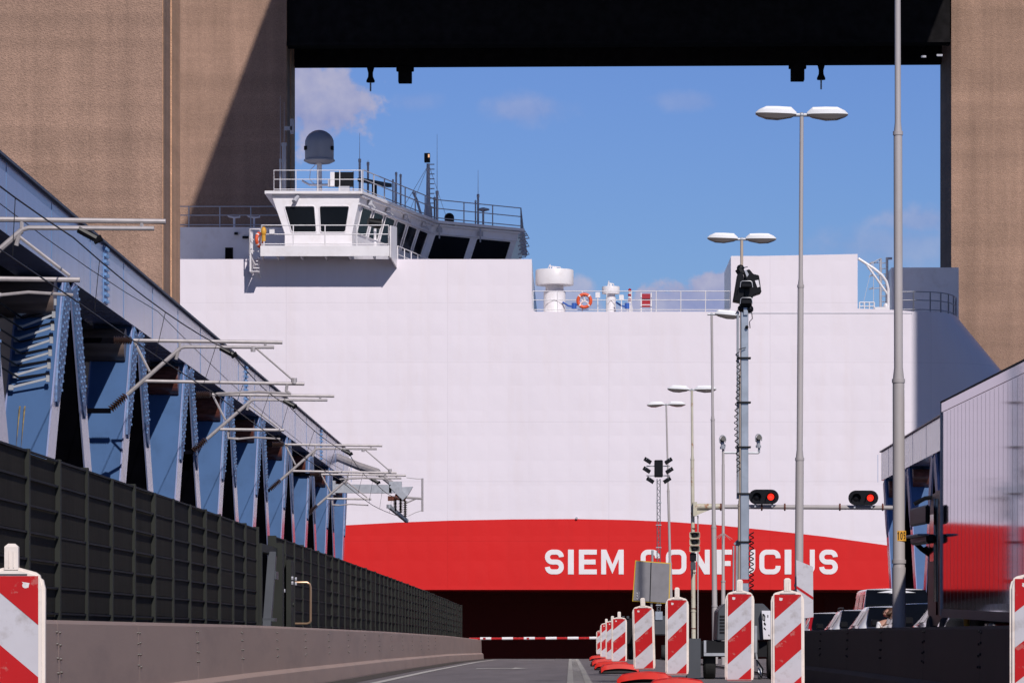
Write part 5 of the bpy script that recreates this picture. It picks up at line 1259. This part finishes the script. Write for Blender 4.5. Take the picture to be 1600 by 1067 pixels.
def put(o, px_, pyt, s_px, d, rz=0, ry=0):
    """frame top at the height seen, width fitted by a small overall scale"""
    sc0 = (s_px/(6000/d)) / .294
    zt_ = P(0, pyt, d).z
    sc1 = (zt_-zr(d)-.0)/1.20
    o.location = (P(px_,0,d).x, d, zr(d)+.004); o.scale = (sc0, sc0, sc1); o.rotation_euler = (0, ry, rz)
proto = bollard('large scuffed striped bollard at the very left, its stripes falling to the right', -1)
put(proto, 18, 888, 105, 15.5, R(3))
p2 = bollard('striped bollard in the middle of the road, third from the right', 1)
spec_b = [(1155,922.6,45.5,40,'striped bollard right in front of the floodlight trailer',R(-2),R(.3)),
    (1617,896,78,26,'striped bollard cut off by the right edge of the photo',R(-4),0),
    (1231.5,922.5,52,34,'striped bollard standing before the start of the dark right barrier',R(2),R(-.3)),
    (1058,932.6,36.5,46,'striped bollard directly below the right edge of the yellow-rimmed sign',R(0),0),
    (1008,946,34,55,'slightly leaning striped bollard standing below the grey sign',R(-6),R(-1.6)),
    (967.5,964,24,76,'small striped bollard, nearest of the close row of four',R(3),0),
    (957,969.5,21.5,86,'second of the close row of four small striped bollards',R(-6),0),
    (947.5,973,19,100,'third of the close row of four, with a rounded white top',R(4),0),
    (939,984.6,14.5,140,'farthest and smallest striped bollard at the end of the boom',R(0),0)]
for i, (px_, pyt, w_, d, lb, rz, ry) in enumerate(spec_b):
    o = p2 if i == 0 else copy_tree(p2); o['label'] = lb; put(o, px_, pyt, w_, d, rz, ry)

# ================================================================ CARS
def car(label, X, y, H, paint, glass=m_glass, L_=4.4, hw=.88, rails=False, van=False, tall_tail=False, name='parked_car', cat='car'):
    t = Thing(name, label, cat, (X, y, zr(y)), 'cars queuing behind the dark barrier'); z0 = zr(y)
    b = .94 if not van else 1.1
    if van: st_ = [(0,.45,b-.1,.88,H-.35,.80),(.05,.32,b,.93,H-.12,.80),(.16,.3,b,.95,H-.02,.80),(.6,.3,b,.96,H,.80),(3.4,.3,b,.96,H,.80),(4.0,.3,b,.95,1.35,.78),(4.6,.3,.95,.92,1.05,.74),(4.9,.4,.7,.8,.75,.6)]
    else: st_ = [(0,.40,.78,.72,.86,.64),(.07,.30,.90,.83,.97,.72),(.28,.28,b,.86,H-.20,.66),(.52,.28,b,.87,H-.03,.62),(1.2,.28,b,.88,H,.62),(2.2,.28,.93,.88,H,.62),(2.75,.28,.92,.88,H-.09,.60),(3.35,.28,.92,.87,.99,.72),(3.9,.28,.80,.85,.88,.68),(4.28,.32,.62,.78,.70,.60),(4.4,.40,.55,.66,.58,.5)]
    st_ = [(a*L_/4.4 if not van else a, zb, bl, hb*hw/.88 if not van else hb, tp_, ht) for a, zb, bl, hb, tp_, ht in st_]
    def sec(s_):
        a, zb, bl, hb, tp_, ht = s_; r_ = []
        pts = [(hb*.9,zb),(hb,zb+.18),(hb,bl-.12),(hb*.985,bl),(ht,tp_-.06),(ht*.9,tp_-.01),(0,tp_+.015)]
        return [Vector((X+x,y+a,z0+z_)) for x, z_ in pts] + [Vector((X-x,y+a,z0+z_)) for x, z_ in reversed(pts[:-1])]
    rows = [sec(s_) for s_ in st_]; n_ = 13; vs = [p for r_ in rows for p in r_]; mb = MB()
    mb.add(vs, [(j*n_+i, j*n_+(i+1)%n_, (j+1)*n_+(i+1)%n_, (j+1)*n_+i) for j in range(len(rows)-1) for i in range(n_)] + [tuple(range(n_)), tuple(range((len(rows)-1)*n_, len(rows)*n_))])
    body = t.part('body', mb, paint, bevel=.02, seg=2)
    def lerp(a):
        a = min(max(a, st_[0][0]), st_[-1][0])
        for p, q_ in zip(st_, st_[1:]):
            if a <= q_[0]: k = (a-p[0])/(q_[0]-p[0]); return [p[i]+(q_[i]-p[i])*k for i in range(6)]
    def side(s_, a, v_, off=.014):
        _, zb, bl, hb, tp_, ht = lerp(a); x = hb*.985+(ht-hb*.985)*v_; z_ = bl+(tp_-.06-bl)*v_; return Vector((X+s_*(x+off), y+a, z0+z_))
    k_ = L_/4.4
    wins = [(.62,1.15),(1.22,2.05),(2.15,2.85)] if not van else [(.5,1.6),(1.8,2.8),(3.0,3.7)]
    for s_ in (-1,1):
        for a, c in wins:
            a, c = a*k_, c*k_; lo = .12; hi = .9
            n2 = 4; mb = MB(); vs = [side(s_, a+(c-a)*i/n2, v_) for v_ in (lo,hi) for i in range(n2+1)]; mb.add(vs, [(i,i+1,n2+2+i,n2+1+i) for i in range(n2)]); t.part('side_window', mb, glass, smooth=False)
    ys_ = (.05,.15,.28,.42,.51) if not van else (.03,.07,.12,.16)
    mb = MB(); vs = []
    for a in ys_: _, zb, bl, hb, tp_, ht = lerp(a*k_); vs += [Vector((X+s_*(ht*.97), y+a*k_-.03, z0+tp_+.012)) for s_ in (-1,1)]
    if van: vs = [Vector((X+s_*w_,y+yy_,z0+zz_)) for w_,yy_,zz_ in ((.86,-.016,1.02),(.83,-.014,H-.42),(.81,.03,H-.15),(.78,.13,H-.035)) for s_ in (-1,1)]
    mb.add(vs, [(2*i,2*i+1,2*i+3,2*i+2) for i in range(len(vs)//2-1)]); t.part('rear_window', mb, glass, smooth=False)
    for s_ in (-1,1):
        mb = MB(); za_, zb2 = (.62,.88) if not tall_tail else (.75,H-.2)
        if tall_tail: p, q_ = Vector((X+s_*.76,y+.05,z0+.80)), Vector((X+s_*.655,y+.36,z0+H-.14)); mb.bar(p, q_, .1, .06)
        else: mb.box((X+s_*.60,y-.01+(.0),z0+za_),(X+s_*.80,y+.2,z0+zb2))
        t.part('tail_light', mb, m_tail, smooth=False)
        for a in (.85, 3.55 if not van else 4.0): 
            r_ = .32; x_ = X+s_*(hw-.09); mbw = MB().lathe((x_,y+a,z0+r_), [(r_*.6,-.1),(r_*.95,-.1),(r_,-.07),(r_,.07),(r_*.95,.1),(r_*.6,.1)], 20, ax='x'); wo_ = t.part('wheel', mbw, m_rubber)
            t.part('rim', MB().lathe((x_,y+a,z0+r_), [(.03,-.085),(r_*.6,-.09),(r_*.6,.09),(.03,.085)], 16, ax='x'), m_chrome, parent=wo_)
        if rails: 
            mb = MB().tube([(X+s_*.56,y+.6,z0+H-.01),(X+s_*.56,y+.7,z0+H+.045),(X+s_*.56,y+2.4,z0+H+.045),(X+s_*.56,y+2.5,z0+H-.01)],.016,6); t.part('roof_rail', mb, m_plast)
        mb = MB(); mb.box((X+s_*hw,y+3.0*k_,z0+.95),(X+s_*(hw+.17),y+3.1*k_,z0+1.08)); t.part('door_mirror', mb, m_plast, bevel=.02)
    mb = MB().box((X-.8,y-.06,z0+.36),(X+.8,y+.05,z0+.58)); t.part('bumper', mb, paint if not van else m_plast, bevel=.03)
    mb = MB().box((X-.26,y-.072,z0+.62),(X+.26,y-.03,z0+.74)); t.part('number_plate', mb, m_ylab, smooth=False)
    return t
car('white hatchback with tall red tail lamps, farthest left of the queue behind the barrier', 7.42, 107, 1.46, m_carw, tall_tail=True)
car('white estate car with dark roof rails, second from the left in the queue', 7.08, 91, 1.40, m_carw, rails=True)
car('white hatchback beside the person with brown hair', 7.06, 82.5, 1.40, m_carw)
car('dark car with a shiny roof edge, just right of the tan lamp post', 7.15, 74.8, 1.39, m_cark)
car('white car with a curved pillar, partly hidden by the truck cab', 7.08, 66.4, 1.38, m_carw, tall_tail=False)
car('tall white people carrier with a big dark rear window, rising above the other cars', 8.67, 102, 2.06, m_carw, van=True, name='parked_van', cat='van', L_=4.9, hw=.95)

# ================================================================ TRUCK
TX0, TX1 = 5.3, 7.8
t = Thing('articulated_truck', 'articulated truck with a long glossy ribbed white trailer at the right edge', 'truck', (6.55, 54.9, zr(54.9)), rx=0)
z0 = zr(51.8)
T0 = 41.3; T1 = 54.85
mb = MB().box((TX0,T0,1.16),(TX1,T1,4.12)); tr = t.part('trailer_box', mb, m_trail, bevel=.02)
for k in range(27): 
    y = T0+.25+k*.5; t.part('panel_seam', MB().box((TX0-.001,y-.006,1.22),(TX0+.01,y+.006,3.98)), m_seam, parent=tr, smooth=False)
t.part('top_rail', MB().box((TX0-.012,T0-.01,4.0),(TX0+.02,T1+.01,4.135)), m_trail, parent=tr, smooth=False)
t.part('top_edge', MB().box((TX0-.02,T0-.012,4.13),(TX0+.05,T1+.014,4.155)), m_black, parent=tr, smooth=False)
t.part('bottom_rail', MB().box((TX0-.012,T0-.01,1.08),(TX0+.1,T1+.01,1.2)), m_grey, parent=tr, smooth=False)
t.part('corner_post', MB().box((TX0-.02,T1-.02,1.1),(TX0+.1,T1+.02,4.128)), m_galv, parent=tr, smooth=False)
t.part('chassis', MB().box((5.9,T0+.3,.80),(7.2,T1-.2,1.07)), m_black, smooth=False)
for y in (43.2,44.5,45.8):
    for x in (5.6,7.5): wheel(t, x, y, .5, .35)
t.part('marker_lamp', MB().sphere((TX0+.12,52.5,1.05),.09,sq=(.5,1,1.4)), m_ylab)
for dy in (0,.5,.9): t.part('tool_box', MB().box((TX0+.1,48.8+dy,.80),(TX0+.3,49.15+dy,1.05)), m_carr if dy != .5 else m_shipw, bevel=.02)
t.part('grab_rail', MB().cyl((TX0+.08,55.3,1.2),(TX0+.08,55.3,3.3),.03,n=8), m_chrome); t.part('grab_rail', MB().cyl((TX0+.05,56.2,1.3),(TX0+.05,56.2,2.8),.035,n=8), m_chrome)
# cab ahead
mb = MB(); CY0, CY1 = 56.1, 58.4
mb.prism([(TX0+.14,CY0,.9),(TX0+.14,CY1,.9),(TX0+.14,CY1,1.9),(TX0+.14,CY1-.3,2.75),(TX0+.14,CY1-.7,2.95),(TX0+.14,CY0,2.95)], (2.24,0,0)); cb = t.part('cab', mb, m_cab, bevel=.04, seg=2)
t.part('side_fairing', MB().box((TX0+.14,55.05,1.2),(TX0+.2,56.08,2.7)), m_trail, bevel=.02)
t.part('side_window', MB().box((TX0+.125,CY1-1.3,1.9),(TX0+.138,CY1-.45,2.6)), m_glass, parent=cb, smooth=False)
t.part('door', MB().box((TX0+.118,CY1-1.5,1.1),(TX0+.139,CY1-.2,1.85)), m_cab, parent=cb, smooth=False)
t.part('fuel_tank', MB().cyl((TX0+.4,55.2,.85),(TX0+.4,56.3,.85),.33,n=18), m_chrome)
for x in (5.55,7.5): wheel(t, x, 55.7, .5, .35); wheel(t, x, 58.0, .5, .3)
m55 = lambda x, y, dd=58.3: P(x, y, dd)
mb = MB().box(tuple(m55(1428,827,58.1)), tuple(m55(1446,789,55.5))); mr_ = t.part('mirror_housing', mb, m_plast, bevel=.03)
mb = MB().box(tuple(m55(1436,856,58.1)), tuple(m55(1447,835,55.5))); t.part('mirror_housing', mb, m_plast, bevel=.03)
mb = MB().box(tuple(m55(1426,845,58.1)), tuple(m55(1433,834,55.4))); t.part('mirror_glass', mb, m_galvb, bevel=.02)
mb = MB().tube([m55(1428,792),m55(1445,783),m55(1462,781),m55(1470,784)], .035, 6); t.part('mirror_arm', mb, m_plast); mb = MB().tube([m55(1428,850),m55(1440,862),m55(1452,871),m55(1464,866)], .04, 6); mb.tube([m55(1446,858),m55(1458,880),m55(1464,878)],.03,6); t.part('mirror_arm', mb, m_plast)

# ================================================================ PERSON (squatting behind the barrier, only head and back show)
def skin_mesh(name, verts, edges, radii, m_, parent, lv=2, rootv=0):
    me = bpy.data.meshes.new(name); me.from_pydata([tuple(v_) for v_ in verts], edges, []); o = bpy.data.objects.new(name, me); C.objects.link(o); o.parent = parent
    sk = o.modifiers.new('skin', 'SKIN'); sk.use_smooth_shade = True
    for i, r_ in enumerate(radii): 
        me.skin_vertices[0].data[i].radius = (r_, r_) if not isinstance(r_, tuple) else r_
    me.skin_vertices[0].data[rootv].use_root = True
    sb = o.modifiers.new('sub', 'SUBSURF'); sb.levels = lv; sb.render_levels = lv
    me.materials.append(m_); return o
px_, D = 1387, 77.5
base = Vector((P(px_,0,D).x, D, zr(D)))
per = Thing('person', 'person with brown hair in a white shirt among the queuing cars', 'person', base)
# squatting upright, hands resting on the knees
V = [(0,0,.42),(0,.01,.60),(.0,.0,.82),(.0,-.01,1.0),(.0,-.015,1.10),
     (-.10,0,.42),(-.13,-.38,.52),(-.13,-.16,.10),(-.13,-.34,.05),
     (.10,0,.42),(.13,-.38,.52),(.13,-.16,.10),(.13,-.34,.05),
     (-.17,0,.99),(-.22,-.08,.76),(-.15,-.33,.64),(.17,0,.99),(.22,-.08,.76),(.15,-.33,.64)]
E = [(0,1),(1,2),(2,3),(3,4),(0,5),(5,6),(6,7),(7,8),(0,9),(9,10),(10,11),(11,12),(3,13),(13,14),(14,15),(3,16),(16,17),(17,18)]
rad = [.13,.125,.15,.12,.055,.09,.062,.042,.04,.09,.062,.042,.04,.06,.042,.03,.06,.042,.03]
bdy = skin_mesh('body', V, E, rad, m_skin, per.o)
sh = skin_mesh('shirt', [V[i] for i in (0,1,2,3,13,14,16,17)], [(0,1),(1,2),(2,3),(3,4),(4,5),(3,6),(6,7)], [.135,.135,.155,.13,.075,.056,.075,.056], m_shirt, per.o)
jn = skin_mesh('trousers', [V[i] for i in (0,5,6,7,9,10,11)], [(0,1),(1,2),(2,3),(0,4),(4,5),(5,6)], [.142,.102,.075,.06,.102,.075,.06], m_jean, per.o)
hc = Vector((.235,-.055,1.32))
hd_v = [(0,-.02,1.12),(0,-.02,1.18),(0,-.02,1.25),(-.045,-.06,1.20),(-.05,-.07,1.15)]
skin_mesh('head', hd_v, [(0,1),(1,2),(2,3),(3,4)], [.055,.088,.098,.055,.035], m_skin, per.o)
fd = Vector((-.75,-.66,0)); sd = Vector((.66,-.75,0)); hcn = Vector((-.0,-.02,1.21))
skin_mesh('nose', [hcn+fd*.10+Vector((0,0,-.005)), hcn+fd*.125+Vector((0,0,-.025))], [(0,1)], [.014,.010], m_skin, per.o, 1)
for s_ in (-1,1):
    MB().sphere(hcn+sd*s_*.092,.028,sq=(.6,.6,1.2)).build('ear', m_skin, per.o)
    MB().sphere(hcn+fd*.092+sd*s_*.033+Vector((0,0,.012)),.011).build('eye', m_black, per.o)
MB().obox(hcn+fd*.098+Vector((0,0,-.055)),fd*.004,sd*.022,(0,0,.004)).build('mouth', m_tail, per.o)
skin_mesh('hair', [hcn-fd*.04+Vector((0,0,-.06)), hcn-fd*.035+Vector((0,0,.02)), hcn+fd*.015+Vector((0,0,.075))], [(0,1),(1,2)], [.11,.15,.12], m_hair, per.o)
for s_, w_ in ((1,15),(-1,18)):
    hx, hy, hz = V[w_]; vv = [(hx,hy,hz),(hx,hy-.05,hz-.015)]; ee = [(0,1)]; rr2 = [.026,.032]
    for k in range(4):
        o_ = len(vv); a = (k-1.5)*.018; ln = (.032,.036,.034,.026)[k]; vv += [(hx+a,hy-.08,hz-.02),(hx+a*1.2,hy-.08-ln,hz-.035),(hx+a*1.25,hy-.08-ln*1.5,hz-.06)]; ee += [(1,o_),(o_,o_+1),(o_+1,o_+2)]; rr2 += [.010,.009,.008]
    o_ = len(vv); vv += [(hx+s_*.035,hy-.045,hz-.02),(hx+s_*.05,hy-.075,hz-.04)]; ee += [(1,o_),(o_,o_+1)]; rr2 += [.011,.009]
    skin_mesh('hand', vv, ee, rr2, m_skin, per.o, 1)
    o_ = MB().box((-s_*.13-.045,-.40,0),(-s_*.13+.045,-.12,.085)).build('shoe', m_black, per.o, bevel=.03, seg=2)
t = bpy.data.objects['articulated_truck']; t.rotation_euler = (.013, 0, 0)
